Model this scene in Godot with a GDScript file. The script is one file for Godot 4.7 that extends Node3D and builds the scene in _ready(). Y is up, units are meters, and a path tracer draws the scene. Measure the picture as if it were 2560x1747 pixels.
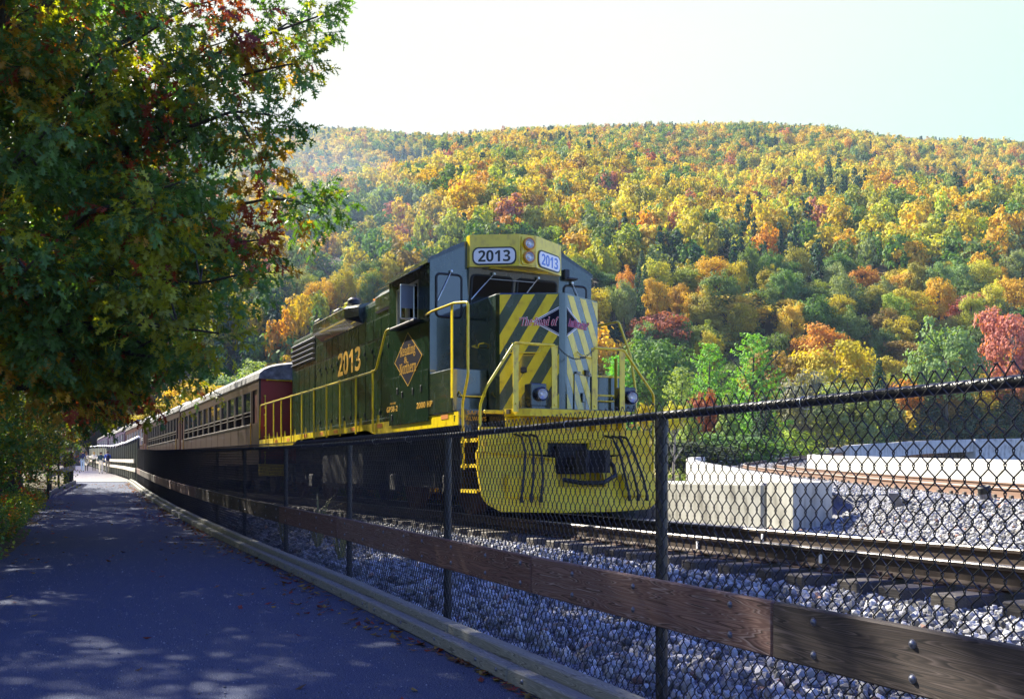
extends Node3D
# World axes: x to the right across the railway, y up (0 = path surface at the camera), -z along the railway away from the camera.
# Distances along the railway are called t (t = -z), distances across it l (l = x).

const YAW := 0.450832          # the camera looks this far to the right of the railway
const CX := 7.37               # centre line of the near track
var M := {}
var used := {}
var rng := RandomNumberGenerator.new()
var t2 := PackedVector3Array()   # centre line of the curved track: x, rail top, z
var relief := FastNoiseLite.new()


class Mb:
	var v := PackedVector3Array()
	var n := PackedVector3Array()
	var c := PackedColorArray()
	var uv := PackedVector2Array()
	var col := Color.WHITE
	var x := Transform3D.IDENTITY

	func tri(a: Vector3, b: Vector3, d: Vector3) -> void:
		var a1 := x * a
		var b1 := x * b
		var d1 := x * d
		var nn := (b1 - a1).cross(d1 - a1).normalized()
		v.append(a1); v.append(d1); v.append(b1)
		for k in 3:
			n.append(nn)
			c.append(col)

	func trin(a: Vector3, b: Vector3, d: Vector3, na: Vector3, nb: Vector3, nd: Vector3) -> void:
		v.append(x * a); v.append(x * d); v.append(x * b)
		n.append((x.basis * na).normalized()); n.append((x.basis * nd).normalized()); n.append((x.basis * nb).normalized())
		for k in 3:
			c.append(col)

	func quad(a: Vector3, b: Vector3, d: Vector3, e: Vector3) -> void:
		tri(a, b, d)
		tri(a, d, e)

	func box(at: Vector3, size: Vector3, bevel := 0.0, basis := Basis.IDENTITY) -> void:
		var keep := x
		x = x * Transform3D(basis, at)
		var h := size * 0.5
		if bevel <= 0.0:
			for ax in 3:
				for s in [-1.0, 1.0]:
					var u := Vector3.ZERO
					var w := Vector3.ZERO
					var p := Vector3.ZERO
					u[(ax + 1) % 3] = h[(ax + 1) % 3]
					w[(ax + 2) % 3] = h[(ax + 2) % 3] * s
					p[ax] = h[ax] * s
					quad(p - u - w, p + u - w, p + u + w, p - u + w)
		else:
			var b := minf(bevel, minf(h.x, minf(h.y, h.z)) * 0.9)
			for ax in 3:
				for s in [-1.0, 1.0]:
					var u := Vector3.ZERO
					var w := Vector3.ZERO
					var p := Vector3.ZERO
					u[(ax + 1) % 3] = h[(ax + 1) % 3] - b
					w[(ax + 2) % 3] = (h[(ax + 2) % 3] - b) * s
					p[ax] = h[ax] * s
					quad(p - u - w, p + u - w, p + u + w, p - u + w)
			for ax in 3:
				var i := (ax + 1) % 3
				var j := (ax + 2) % 3
				for si in [-1.0, 1.0]:
					for sj in [-1.0, 1.0]:
						var e := Vector3.ZERO
						e[ax] = h[ax] - b
						var p1 := Vector3.ZERO
						p1[i] = h[i] * si
						p1[j] = (h[j] - b) * sj
						var p2 := Vector3.ZERO
						p2[i] = (h[i] - b) * si
						p2[j] = h[j] * sj
						if si * sj > 0:
							quad(p1 - e, p2 - e, p2 + e, p1 + e)
						else:
							quad(p1 + e, p2 + e, p2 - e, p1 - e)
			for sx in [-1.0, 1.0]:
				for sy in [-1.0, 1.0]:
					for sz in [-1.0, 1.0]:
						var p := Vector3(h.x * sx, (h.y - b) * sy, (h.z - b) * sz)
						var q := Vector3((h.x - b) * sx, h.y * sy, (h.z - b) * sz)
						var r := Vector3((h.x - b) * sx, (h.y - b) * sy, h.z * sz)
						if sx * sy * sz > 0:
							tri(p, q, r)
						else:
							tri(p, r, q)
		x = keep

	func span(a: Vector3, b: Vector3, bevel := 0.0) -> void:   # a box between two corners
		box((a + b) * 0.5, (b - a).abs(), bevel)

	func bar(a: Vector3, b: Vector3, w: float, h: float, bevel := 0.0) -> void:   # a beam from a to b
		var d := (b - a)
		var f := d.normalized()
		var s := f.cross(Vector3.UP)
		s = s.normalized() if s.length() > 0.01 else Vector3.RIGHT
		box((a + b) * 0.5, Vector3(w, h, d.length()), bevel, Basis(s, s.cross(f) * 1.0, -f))

	func tube(path: PackedVector3Array, r: float, sides := 6, r2 := -1.0, caps := true) -> void:
		var cnt := path.size()
		var rings: Array[PackedVector3Array] = []
		var dirs: Array[PackedVector3Array] = []
		var side := Vector3.ZERO
		for i in cnt:
			var f := (path[mini(i + 1, cnt - 1)] - path[maxi(i - 1, 0)]).normalized()
			if side == Vector3.ZERO:
				side = f.cross(Vector3.UP if absf(f.y) < 0.9 else Vector3.RIGHT).normalized()
			side = (side - f * side.dot(f)).normalized()
			var up := f.cross(side)
			var rr := r if r2 < 0 else lerpf(r, r2, float(i) / maxf(1.0, cnt - 1.0))
			var ring := PackedVector3Array()
			var dd := PackedVector3Array()
			for k in sides:
				var a := TAU * k / sides
				var d := side * cos(a) + up * sin(a)
				dd.append(d)
				ring.append(path[i] + d * rr)
			rings.append(ring)
			dirs.append(dd)
		for i in cnt - 1:
			for k in sides:
				var k2 := (k + 1) % sides
				trin(rings[i][k], rings[i][k2], rings[i + 1][k2], dirs[i][k], dirs[i][k2], dirs[i + 1][k2])
				trin(rings[i][k], rings[i + 1][k2], rings[i + 1][k], dirs[i][k], dirs[i + 1][k2], dirs[i + 1][k])
		if caps:
			for k in range(1, sides - 1):
				tri(rings[0][0], rings[0][k + 1], rings[0][k])
				tri(rings[cnt - 1][0], rings[cnt - 1][k], rings[cnt - 1][k + 1])

	func rod(a: Vector3, b: Vector3, r: float, sides := 8, r2 := -1.0) -> void:
		tube(PackedVector3Array([a, b]), r, sides, r2)

	func loft(rings: Array, closed := true, caps := true, smooth := false) -> void:   # rings counter-clockwise seen from the end they advance to
		var cnt: int = rings[0].size()
		var m := cnt if closed else cnt - 1
		for i in rings.size() - 1:
			var p: PackedVector3Array = rings[i]
			var q: PackedVector3Array = rings[i + 1]
			for k in m:
				var k2 := (k + 1) % cnt
				if smooth:
					var na := _rn(p, k, q[k] - p[k], closed)
					var nb := _rn(p, k2, q[k2] - p[k2], closed)
					var nc := _rn(q, k2, q[k2] - p[k2], closed)
					var nd := _rn(q, k, q[k] - p[k], closed)
					trin(p[k], p[k2], q[k2], na, nb, nc)
					trin(p[k], q[k2], q[k], na, nc, nd)
				else:
					quad(p[k], p[k2], q[k2], q[k])
		if caps and closed:
			cap(rings[0], true)
			cap(rings[rings.size() - 1], false)

	func _rn(p: PackedVector3Array, k: int, f: Vector3, closed: bool) -> Vector3:
		var cnt := p.size()
		var a := p[(k + cnt - 1) % cnt] if closed else p[maxi(k - 1, 0)]
		var b := p[(k + 1) % cnt] if closed else p[mini(k + 1, cnt - 1)]
		return (b - a).cross(f).normalized()

	func cap(p: PackedVector3Array, flip: bool) -> void:
		var f := Vector3.ZERO
		for i in p.size():
			f += p[i].cross(p[(i + 1) % p.size()])
		f = f.normalized()
		var s := (p[1] - p[0]).normalized()
		var up := f.cross(s)
		var flat := PackedVector2Array()
		for q in p:
			flat.append(Vector2(q.dot(s), q.dot(up)))
		var idx := Geometry2D.triangulate_polygon(flat)
		for i in range(0, idx.size(), 3):
			var a := p[idx[i]]
			var b := p[idx[i + 1]]
			var d := p[idx[i + 2]]
			if ((b - a).cross(d - a).dot(f) < 0) != flip:
				tri(a, d, b)
			else:
				tri(a, b, d)

	func prism(poly: PackedVector2Array, depth: float, at := Transform3D.IDENTITY) -> void:   # a flat outline in x, y with thickness along +z
		var keep := x
		x = x * at
		var q := poly
		if Geometry2D.is_polygon_clockwise(q):
			q = q.duplicate()
			q.reverse()
		var a := PackedVector3Array()
		var b := PackedVector3Array()
		for p in q:
			a.append(Vector3(p.x, p.y, 0))
			b.append(Vector3(p.x, p.y, depth))
		loft([a, b])
		x = keep

	func lathe(profile: Array, sides: int, at := Transform3D.IDENTITY) -> void:   # (radius, height) pairs about +y, from bottom to top on the outside
		var keep := x
		x = x * at
		for i in profile.size() - 1:
			var p: Vector2 = profile[i]
			var q: Vector2 = profile[i + 1]
			var e := q - p
			var nr := Vector2(e.y, -e.x).normalized()
			for k in sides:
				var a := TAU * k / sides
				var b := TAU * (k + 1) / sides
				var da := Vector3(cos(a), 0, -sin(a))
				var db := Vector3(cos(b), 0, -sin(b))
				var na := da * nr.x + Vector3.UP * nr.y
				var nb := db * nr.x + Vector3.UP * nr.y
				var p0 := da * p.x + Vector3.UP * p.y
				var p1 := db * p.x + Vector3.UP * p.y
				var q0 := da * q.x + Vector3.UP * q.y
				var q1 := db * q.x + Vector3.UP * q.y
				if p.x > 0.0001:
					trin(p0, p1, q1, na, nb, nb)
				if q.x > 0.0001:
					trin(p0, q1, q0, na, nb, na)
		x = keep

	func mesh() -> ArrayMesh:
		var a := []
		a.resize(Mesh.ARRAY_MAX)
		a[Mesh.ARRAY_VERTEX] = v
		a[Mesh.ARRAY_NORMAL] = n
		a[Mesh.ARRAY_COLOR] = c
		if uv.size() == v.size():
			a[Mesh.ARRAY_TEX_UV] = uv
		var m := ArrayMesh.new()
		m.add_surface_from_arrays(Mesh.PRIMITIVE_TRIANGLES, a)
		return m


# ---------------------------------------------------------------- naming and tagging
func numbered(called: String) -> String:
	var k: int = used.get(called, 0)
	used[called] = k + 1
	return called if k == 0 else "%s_%03d" % [called, k]

func tag(o: Node, label := "", category := "", group := "", kind := "") -> Node:
	for e in [["label", label], ["category", category], ["group", group], ["kind", kind]]:
		if e[1] != "":
			o.set_meta(e[0], e[1])
	return o

func thing(called: String, label: String, category: String, at := Vector3.ZERO, turn := 0.0, group := "") -> Node3D:
	var o := Node3D.new()
	o.name = numbered(called)
	add_child(o)
	o.position = at
	o.rotation.y = turn
	tag(o, label, category, group)
	return o

func place(mesh: Mesh, called: String, mat: Material, parent: Node = self) -> MeshInstance3D:
	var o := MeshInstance3D.new()
	o.mesh = mesh
	o.material_override = mat
	if parent == self:
		o.name = numbered(called)
		add_child(o)
	else:
		var k := 0
		var nm := called
		while parent.has_node(nm):
			k += 1
			nm = "%s_%03d" % [called, k]
		o.name = nm
		parent.add_child(o)
	return o

func put(mb: Mb, called: String, mat: Material, parent: Node = self) -> MeshInstance3D:
	return place(mb.mesh(), called, mat, parent)

func struct(mb: Mb, called: String, mat: Material) -> MeshInstance3D:
	var o := put(mb, called, mat)
	o.set_meta("kind", "structure")
	return o

func many(mesh: Mesh, called: String, mat: Material, at: Array[Transform3D], cols: PackedColorArray, parent: Node = self) -> MultiMeshInstance3D:
	var mm := MultiMesh.new()
	mm.transform_format = MultiMesh.TRANSFORM_3D
	mm.use_colors = true
	mm.mesh = mesh
	mm.instance_count = at.size()
	for i in at.size():
		mm.set_instance_transform(i, at[i])
		mm.set_instance_color(i, cols[i])
	var o := MultiMeshInstance3D.new()
	o.multimesh = mm
	o.material_override = mat
	if parent == self:
		o.name = numbered(called)
		add_child(o)
	else:
		var k := 0
		var nm := called
		while parent.has_node(nm):
			k += 1
			nm = "%s_%03d" % [called, k]
		o.name = nm
		parent.add_child(o)
	o.set_meta("kind", "stuff")
	return o

func text(words: String, called: String, w: float, h: float, at: Transform3D, mat: Material, parent: Node, face := "Droid Sans", bold := false, slant := 0.0) -> MeshInstance3D:
	var tm := TextMesh.new()
	var f := SystemFont.new()
	f.font_names = PackedStringArray([face])
	if bold:
		f.font_weight = 700
	tm.font = f
	tm.font_size = 64
	tm.pixel_size = 0.01
	tm.depth = 0.02
	tm.curve_step = 1.0
	tm.text = words
	var bb := tm.get_aabb()
	var o := place(tm, called, mat, parent)
	var k := Vector3(w / maxf(bb.size.x, 0.01), h / maxf(bb.size.y, 0.01), 0.2)
	var mid := bb.get_center()
	var b := Basis(Vector3(k.x, 0, 0), Vector3(slant * k.y, k.y, 0), Vector3(0, 0, k.z))
	o.transform = at * Transform3D(b, -(b * mid))
	return o


# ---------------------------------------------------------------- materials
func noise(freq: float, sd: int, kind := FastNoiseLite.TYPE_SIMPLEX_SMOOTH, oct := 4, size := 512, ramp: Gradient = null, as_normal := false, bump := 4.0) -> NoiseTexture2D:
	var f := FastNoiseLite.new()
	f.seed = sd
	f.noise_type = kind
	f.frequency = freq
	f.fractal_octaves = oct
	if kind == FastNoiseLite.TYPE_CELLULAR:
		f.cellular_return_type = FastNoiseLite.RETURN_DISTANCE
	var tx := NoiseTexture2D.new()
	tx.width = size
	tx.height = size
	tx.seamless = true
	tx.noise = f
	if ramp:
		tx.color_ramp = ramp
	tx.as_normal_map = as_normal
	tx.bump_strength = bump
	return tx

func ramp(a: Array) -> Gradient:   # [offset, linear colour, offset, linear colour ...]
	var g := Gradient.new()
	var o := PackedFloat32Array()
	var c := PackedColorArray()
	for i in range(0, a.size(), 2):
		o.append(a[i])
		var k: Color = a[i + 1]
		c.append(k.linear_to_srgb())
	g.offsets = o
	g.colors = c
	return g

func mat(called: String, c: Color, rough := 0.7, metal := 0.0) -> StandardMaterial3D:
	var m := StandardMaterial3D.new()
	m.resource_name = called
	m.albedo_color = c.linear_to_srgb()
	m.roughness = rough
	m.metallic = metal
	M[called] = m
	return m

func tri_map(m: StandardMaterial3D, tx: Texture2D, scale: Vector3, world := false, bump: Texture2D = null, cm := 0.5) -> StandardMaterial3D:
	m.albedo_texture = tx
	m.uv1_triplanar = true
	m.uv1_world_triplanar = world
	m.uv1_scale = scale
	if bump:
		m.heightmap_enabled = true
		m.heightmap_texture = bump
		m.heightmap_scale = cm
	return m

func leafy(called: String, through: float, rough := 0.55) -> StandardMaterial3D:
	var m := mat(called, Color.WHITE, rough)
	m.vertex_color_use_as_albedo = true
	m.backlight_enabled = true
	m.backlight = Color(through, through, through * 0.45)
	m.cull_mode = BaseMaterial3D.CULL_DISABLED
	return m

func paint(called: String, c: Color, rough := 0.22) -> StandardMaterial3D:
	var m := mat(called, c, rough)
	m.clearcoat_enabled = true
	m.clearcoat = 1.0
	m.clearcoat_roughness = 0.04
	return m

func gray(a: float, b := -1.0, d := -1.0) -> Color:
	return Color(a, a if b < 0 else b, a if d < 0 else d)

func materials() -> void:
	var fine := noise(0.05, 3, FastNoiseLite.TYPE_SIMPLEX_SMOOTH, 5)
	var cells := noise(0.06, 5, FastNoiseLite.TYPE_CELLULAR, 2)
	var g := mat("path", gray(1), 0.92)  # blue of the skylit shade is mixed into these gravel colours
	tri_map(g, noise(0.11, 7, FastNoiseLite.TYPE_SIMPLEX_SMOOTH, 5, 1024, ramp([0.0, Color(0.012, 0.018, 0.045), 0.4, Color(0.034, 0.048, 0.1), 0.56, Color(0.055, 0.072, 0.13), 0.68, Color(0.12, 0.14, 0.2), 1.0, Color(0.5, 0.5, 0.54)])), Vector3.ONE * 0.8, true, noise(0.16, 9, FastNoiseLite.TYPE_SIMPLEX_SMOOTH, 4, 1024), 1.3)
	g = mat("gravel_bed", gray(1), 0.95)
	tri_map(g, noise(0.09, 11, FastNoiseLite.TYPE_CELLULAR, 3, 1024, ramp([0.0, Color(0.3, 0.3, 0.3), 0.4, Color(0.17, 0.17, 0.18), 1.0, Color(0.03, 0.03, 0.035)])), Vector3.ONE * 0.8, true, cells, 3.0)
	g = mat("forest_floor", gray(1), 0.95)
	tri_map(g, noise(0.03, 13, FastNoiseLite.TYPE_SIMPLEX, 5, 512, ramp([0.0, Color(0.02, 0.025, 0.012), 0.5, Color(0.07, 0.055, 0.025), 1.0, Color(0.16, 0.1, 0.03)])), Vector3.ONE * 0.25, true)
	g = mat("meadow_grass", gray(1), 0.95)
	tri_map(g, noise(0.04, 15, FastNoiseLite.TYPE_SIMPLEX, 5, 512, ramp([0.0, Color(0.22, 0.19, 0.06), 0.5, Color(0.36, 0.31, 0.1), 1.0, Color(0.46, 0.4, 0.16)])), Vector3.ONE * 0.2, true)
	g = mat("concrete", gray(1), 0.85)
	tri_map(g, noise(0.006, 17, FastNoiseLite.TYPE_SIMPLEX, 6, 512, ramp([0.0, Color(0.26, 0.25, 0.22), 0.3, Color(0.46, 0.45, 0.41), 0.45, Color(0.55, 0.54, 0.5), 0.6, Color(0.59, 0.58, 0.54), 1.0, Color(0.66, 0.65, 0.62)])), Vector3(0.35, 0.2, 0.35), true, fine, 0.3)
	g = mat("old_concrete", gray(1), 0.85)
	tri_map(g, noise(0.008, 18, FastNoiseLite.TYPE_SIMPLEX, 6, 512, ramp([0.0, Color(0.17, 0.16, 0.13), 0.3, Color(0.34, 0.33, 0.28), 0.45, Color(0.42, 0.41, 0.35), 0.6, Color(0.46, 0.45, 0.39), 1.0, Color(0.52, 0.51, 0.46)])), Vector3(0.5, 0.18, 0.5), true, fine, 0.3)
	var grain := noise(0.012, 21, FastNoiseLite.TYPE_SIMPLEX, 5, 512)
	var tones := {
		"wood_red": [Color(0.028, 0.014, 0.011), Color(0.09, 0.042, 0.033), Color(0.17, 0.088, 0.07), Color(0.27, 0.19, 0.17)],
		"wood_red_worn": [Color(0.036, 0.019, 0.015), Color(0.12, 0.062, 0.05), Color(0.21, 0.125, 0.105), Color(0.33, 0.26, 0.24)],
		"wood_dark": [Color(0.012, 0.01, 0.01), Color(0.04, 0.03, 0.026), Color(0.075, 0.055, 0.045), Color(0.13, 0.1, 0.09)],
		"wood_gray": [Color(0.07, 0.07, 0.06), Color(0.18, 0.18, 0.15), Color(0.25, 0.245, 0.21), Color(0.34, 0.33, 0.3)],
		"wood_new": [Color(0.4, 0.34, 0.26), Color(0.58, 0.53, 0.45), Color(0.64, 0.6, 0.53), Color(0.7, 0.67, 0.62)],
		"sleeper_wood": [Color(0.02, 0.017, 0.014), Color(0.06, 0.05, 0.042), Color(0.1, 0.085, 0.07), Color(0.18, 0.16, 0.14)]}
	var sd := 30
	for k in tones:
		var w := mat(k, gray(1), 0.78)
		var q: Array = tones[k]
		sd += 1
		var rings := []
		for i in 13:   # growth rings: pale early wood, then a thin dark line
			var u := 0.12 + i * 0.06
			var worn: Color = q[3] if i % 4 == 2 else q[2]
			rings.append_array([u, worn, u + 0.03, q[1], u + 0.046, q[0] if i % 3 == 0 else q[1], u + 0.055, worn])
		tri_map(w, noise(0.0045, sd, FastNoiseLite.TYPE_SIMPLEX_SMOOTH, 3, 1024, ramp(rings)), Vector3(2.0, 2.0, 0.12), false, grain, 0.2)
	paint("green_paint", Color(0.006, 0.022, 0.009), 0.2)
	g = paint("hood_paint", Color(0.004, 0.017, 0.008), 0.22)  # the same green, darker and duller so the sides mirror less light
	g.clearcoat = 0.08
	g.metallic_specular = 0.25
	paint("dark_paint", Color(0.006, 0.009, 0.012), 0.3)
	var smears := noise(0.008, 40, FastNoiseLite.TYPE_SIMPLEX, 6, 512, ramp([0.0, gray(0.055), 0.5, gray(0.075), 0.75, gray(0.12), 1.0, gray(0.2)]))
	for k in ["green_paint", "hood_paint", "dark_paint"]:
		var gm: StandardMaterial3D = M[k]
		gm.roughness = 0.75
		gm.roughness_texture = smears
		gm.uv1_triplanar = true
		gm.uv1_scale = Vector3(0.7, 0.35, 0.7)
	g = paint("yellow_paint", Color(1, 1, 1), 0.3)
	g.clearcoat = 0.7
	tri_map(g, noise(0.012, 41, FastNoiseLite.TYPE_SIMPLEX, 5, 512, ramp([0.0, Color(0.4, 0.22, 0.012), 0.22, Color(0.68, 0.48, 0.006), 0.42, Color(0.8, 0.6, 0.004), 1.0, Color(0.84, 0.64, 0.006)])), Vector3(0.9, 0.5, 0.9))
	g = mat("yellow_steel", gray(1), 0.5)
	tri_map(g, noise(0.014, 42, FastNoiseLite.TYPE_SIMPLEX, 5, 512, ramp([0.0, Color(0.42, 0.2, 0.012), 0.3, Color(0.72, 0.49, 0.006), 0.6, Color(0.8, 0.58, 0.006), 1.0, Color(0.8, 0.62, 0.03)])), Vector3(1.1, 0.5, 1.1))
	mat("orange_primer", Color(0.5, 0.16, 0.01), 0.6)
	mat("gold_letter", Color(0.46, 0.25, 0.015), 0.45)
	mat("white_plate", gray(0.82), 0.35)
	mat("black_letter", gray(0.012), 0.35)
	mat("sky_tinted_letter", Color(0.1, 0.22, 0.6), 0.3)  # black digits with the sky reflection painted in as blue
	mat("red_letter", Color(0.55, 0.03, 0.08), 0.5)
	mat("pink_edge", Color(0.8, 0.6, 0.68), 0.4)
	mat("navy_panel", Color(0.006, 0.006, 0.016), 0.5).metallic_specular = 0.2
	mat("rubber", gray(0.012), 0.55)
	mat("black_steel", gray(0.012, 0.012, 0.015), 0.45)
	mat("grime", Color(0.016, 0.014, 0.013), 0.8)
	mat("silver", gray(0.6), 0.3, 0.9)
	mat("galvanised", gray(0.17, 0.18, 0.23), 0.4, 0.75)
	mat("amber_ring", Color(0.6, 0.25, 0.01), 0.3)
	mat("rail_steel", Color(0.06, 0.042, 0.032), 0.6, 0.3)
	mat("rail_head", gray(0.32, 0.3, 0.28), 0.45, 0.6)
	mat("rust", Color(0.17, 0.1, 0.07), 0.8)
	mat("rust_dark", Color(0.07, 0.035, 0.02), 0.85)
	g = mat("vinyl_black", gray(0.011, 0.012, 0.016), 0.4)
	g.metallic_specular = 0.6
	mat("maroon", Color(0.06, 0.011, 0.011), 0.4)
	g = paint("maroon_gloss", Color(0.03, 0.011, 0.006), 0.42)
	g.clearcoat = 0.12
	mat("maroon_end", Color(0.3, 0.03, 0.024), 0.4)
	mat("purple_coach", Color(0.075, 0.045, 0.13), 0.4)
	mat("lilac_band", Color(0.3, 0.26, 0.4), 0.4)
	g = mat("roof_gray", gray(1), 0.75)
	tri_map(g, noise(0.012, 45, FastNoiseLite.TYPE_SIMPLEX, 5, 512, ramp([0.0, gray(0.05), 0.4, gray(0.11), 0.6, gray(0.17), 0.8, gray(0.24), 1.0, gray(0.3)])), Vector3(0.4, 0.4, 0.25))
	mat("roof_dark", gray(0.06), 0.6)
	mat("interior_brown", Color(0.05, 0.028, 0.02), 0.7)
	mat("lattice", gray(0.13, 0.11, 0.09), 0.6)
	g = mat("pane", Color(0.02, 0.025, 0.03, 0.35), 0.03)
	g.transparency = BaseMaterial3D.TRANSPARENCY_ALPHA
	g.albedo_color.a = 0.35
	g.metallic_specular = 0.7
	g = mat("lens_glass", Color(0.9, 0.9, 0.95, 0.15), 0.03)
	g.transparency = BaseMaterial3D.TRANSPARENCY_ALPHA
	g.albedo_color.a = 0.15
	mat("slat_green", Color(0.1, 0.115, 0.1), 0.6)
	mat("bark", Color(1, 1, 1), 0.9)
	tri_map(M["bark"], noise(0.03, 51, FastNoiseLite.TYPE_SIMPLEX, 5, 512, ramp([0.0, gray(0.015, 0.013, 0.011), 0.5, gray(0.06, 0.05, 0.042), 1.0, gray(0.13, 0.115, 0.1)])), Vector3(2.5, 0.6, 2.5), false, fine, 1.5)
	mat("bark_pale", gray(0.22, 0.2, 0.17), 0.9)
	leafy("leaf", 1.0, 0.42)
	leafy("far_leaf", 0.9, 0.8)
	g = mat("stone", Color.WHITE, 0.8)
	g.vertex_color_use_as_albedo = true
	g = mat("cloth", Color.WHITE, 0.85)
	g.vertex_color_use_as_albedo = true
	mat("tuft", Color(0.3, 0.28, 0.1), 0.8)


# ---------------------------------------------------------------- where things stand
func at_table(a: Array, t: float) -> float:
	if t <= a[0].x:
		return a[0].y
	for i in a.size() - 1:
		if t <= a[i + 1].x:
			var u: float = (t - a[i].x) / (a[i + 1].x - a[i].x)
			return lerpf(a[i].y, a[i + 1].y, u)
	return a[a.size() - 1].y

var PATH := [Vector2(6, 0), Vector2(12, 0.045), Vector2(17.3, 0.116), Vector2(24.7, 0.22), Vector2(33.1, 0.37), Vector2(46, 0.69), Vector2(73, 1.02), Vector2(80, 1.12), Vector2(88, 1.34), Vector2(110, 1.8), Vector2(160, 2.5), Vector2(400, 4.0)]
var FENCE := [Vector2(-8, 2.55), Vector2(0.9, 2.64), Vector2(3.97, 2.73), Vector2(7.04, 2.85), Vector2(10.1, 2.97), Vector2(17.3, 3.03), Vector2(24.7, 3.22), Vector2(33.1, 3.5), Vector2(40, 3.75), Vector2(46, 4.0), Vector2(60, 4.6), Vector2(73, 4.95), Vector2(110, 5.0), Vector2(200, 4.6)]
var LEFT := [Vector2(-8, -1.3), Vector2(0, -1.1), Vector2(12, -0.45), Vector2(25, 0.2), Vector2(36.5, 0.45), Vector2(48, 1.6), Vector2(60, 2.0), Vector2(73, 2.2), Vector2(110, 2.2), Vector2(200, 1.6)]

func path_y(t: float) -> float:
	return at_table(PATH, t)

func fence_l(t: float) -> float:
	return at_table(FENCE, t)

func left_l(t: float) -> float:
	return at_table(LEFT, t)

func rail_y(t: float) -> float:
	return 0.52 + maxf(0.0, t - 48.0) * 0.012

func depth_of(l: float, t: float) -> Vector2:   # (to the right of, ahead of) where the camera looks
	return Vector2(l * cos(YAW) - t * sin(YAW), l * sin(YAW) + t * cos(YAW))

func from_depth(xc: float, zc: float) -> Vector2:   # back to (l, t)
	return Vector2(xc * cos(YAW) + zc * sin(YAW), zc * cos(YAW) - xc * sin(YAW))

func near2(l: float, t: float) -> Array:   # signed distance left of the curved track, its rail height, the length along it
	var best := 1e9
	var out := [1e9, 0.0, 0.0]
	var p := Vector2(l, t)
	for i in t2.size() - 1:
		var a := Vector2(t2[i].x, -t2[i].z)
		var b := Vector2(t2[i + 1].x, -t2[i + 1].z)
		var q := Geometry2D.get_closest_point_to_segment(p, a, b)
		var d := p.distance_to(q)
		if d < best:
			best = d
			var side := signf((b - a).cross(p - a))
			var u := a.distance_to(q) / maxf(0.01, a.distance_to(b))
			out = [d * side, lerpf(t2[i].y, t2[i + 1].y, u), i * 2.0 + a.distance_to(q)]
	return out

var RIDGE := [Vector2(-800, 0.9), Vector2(-330, 0.985), Vector2(-150, 0.985), Vector2(-80, 0.965), Vector2(0, 0.98), Vector2(60, 0.992), Vector2(150, 1.0), Vector2(240, 1.002), Vector2(310, 0.99), Vector2(400, 0.955), Vector2(480, 0.95), Vector2(700, 0.9)]

func hill_y(xc: float, zc: float) -> float:
	var base := 0.25 + 4.6 * smoothstep(98.0, 123.0, zc)
	if zc > 122.0:
		var u := (zc - 122.0) / (640.0 - 122.0)
		var k := at_table(RIDGE, xc / zc * 980.0)
		var rise := 214.5 * k
		if u <= 1.0:
			base += rise * (0.35 * u + 0.65 * pow(u, 0.82)) * smoothstep(0.0, 0.05, u)
			base += relief.get_noise_2d(xc, zc * 0.35) * 13.0 * smoothstep(0.02, 0.2, u) * (1.0 - smoothstep(0.4, 0.9, u))
		else:
			base += rise - (u - 1.0) * 120.0
	return base

func ground(l: float, t: float, fine := true) -> float:
	var c := depth_of(l, t)
	var y := hill_y(c.x, c.y)
	var py := path_y(t)
	var f := fence_l(t)
	if l < f + 0.25:
		var e := left_l(t)
		var yy := py + maxf(0.0, e - l) * 0.13
		return yy if c.y < 110.0 else maxf(yy, y)
	var ty := rail_y(t) - 0.3
	if l < 6.4:
		return lerpf(py + 0.03, ty, smoothstep(4.0, 6.4, l))
	if l < 9.3 and t < 150.0:
		return ty
	y = maxf(y, ty + (l - 9.3) * 0.0) if t > 60 else maxf(y, 0.29)
	if not fine or t2.is_empty():
		return y
	var q := near2(l, t)
	var bed: float = q[1] - 0.2
	var d := absf(q[0])
	if q[0] > 0.0 and q[2] > 9.0 and q[2] < 86.0:
		return maxf(y, bed) if d < 2.95 else y
	return maxf(y, bed - maxf(0.0, d - 1.9) * 0.33)


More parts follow.
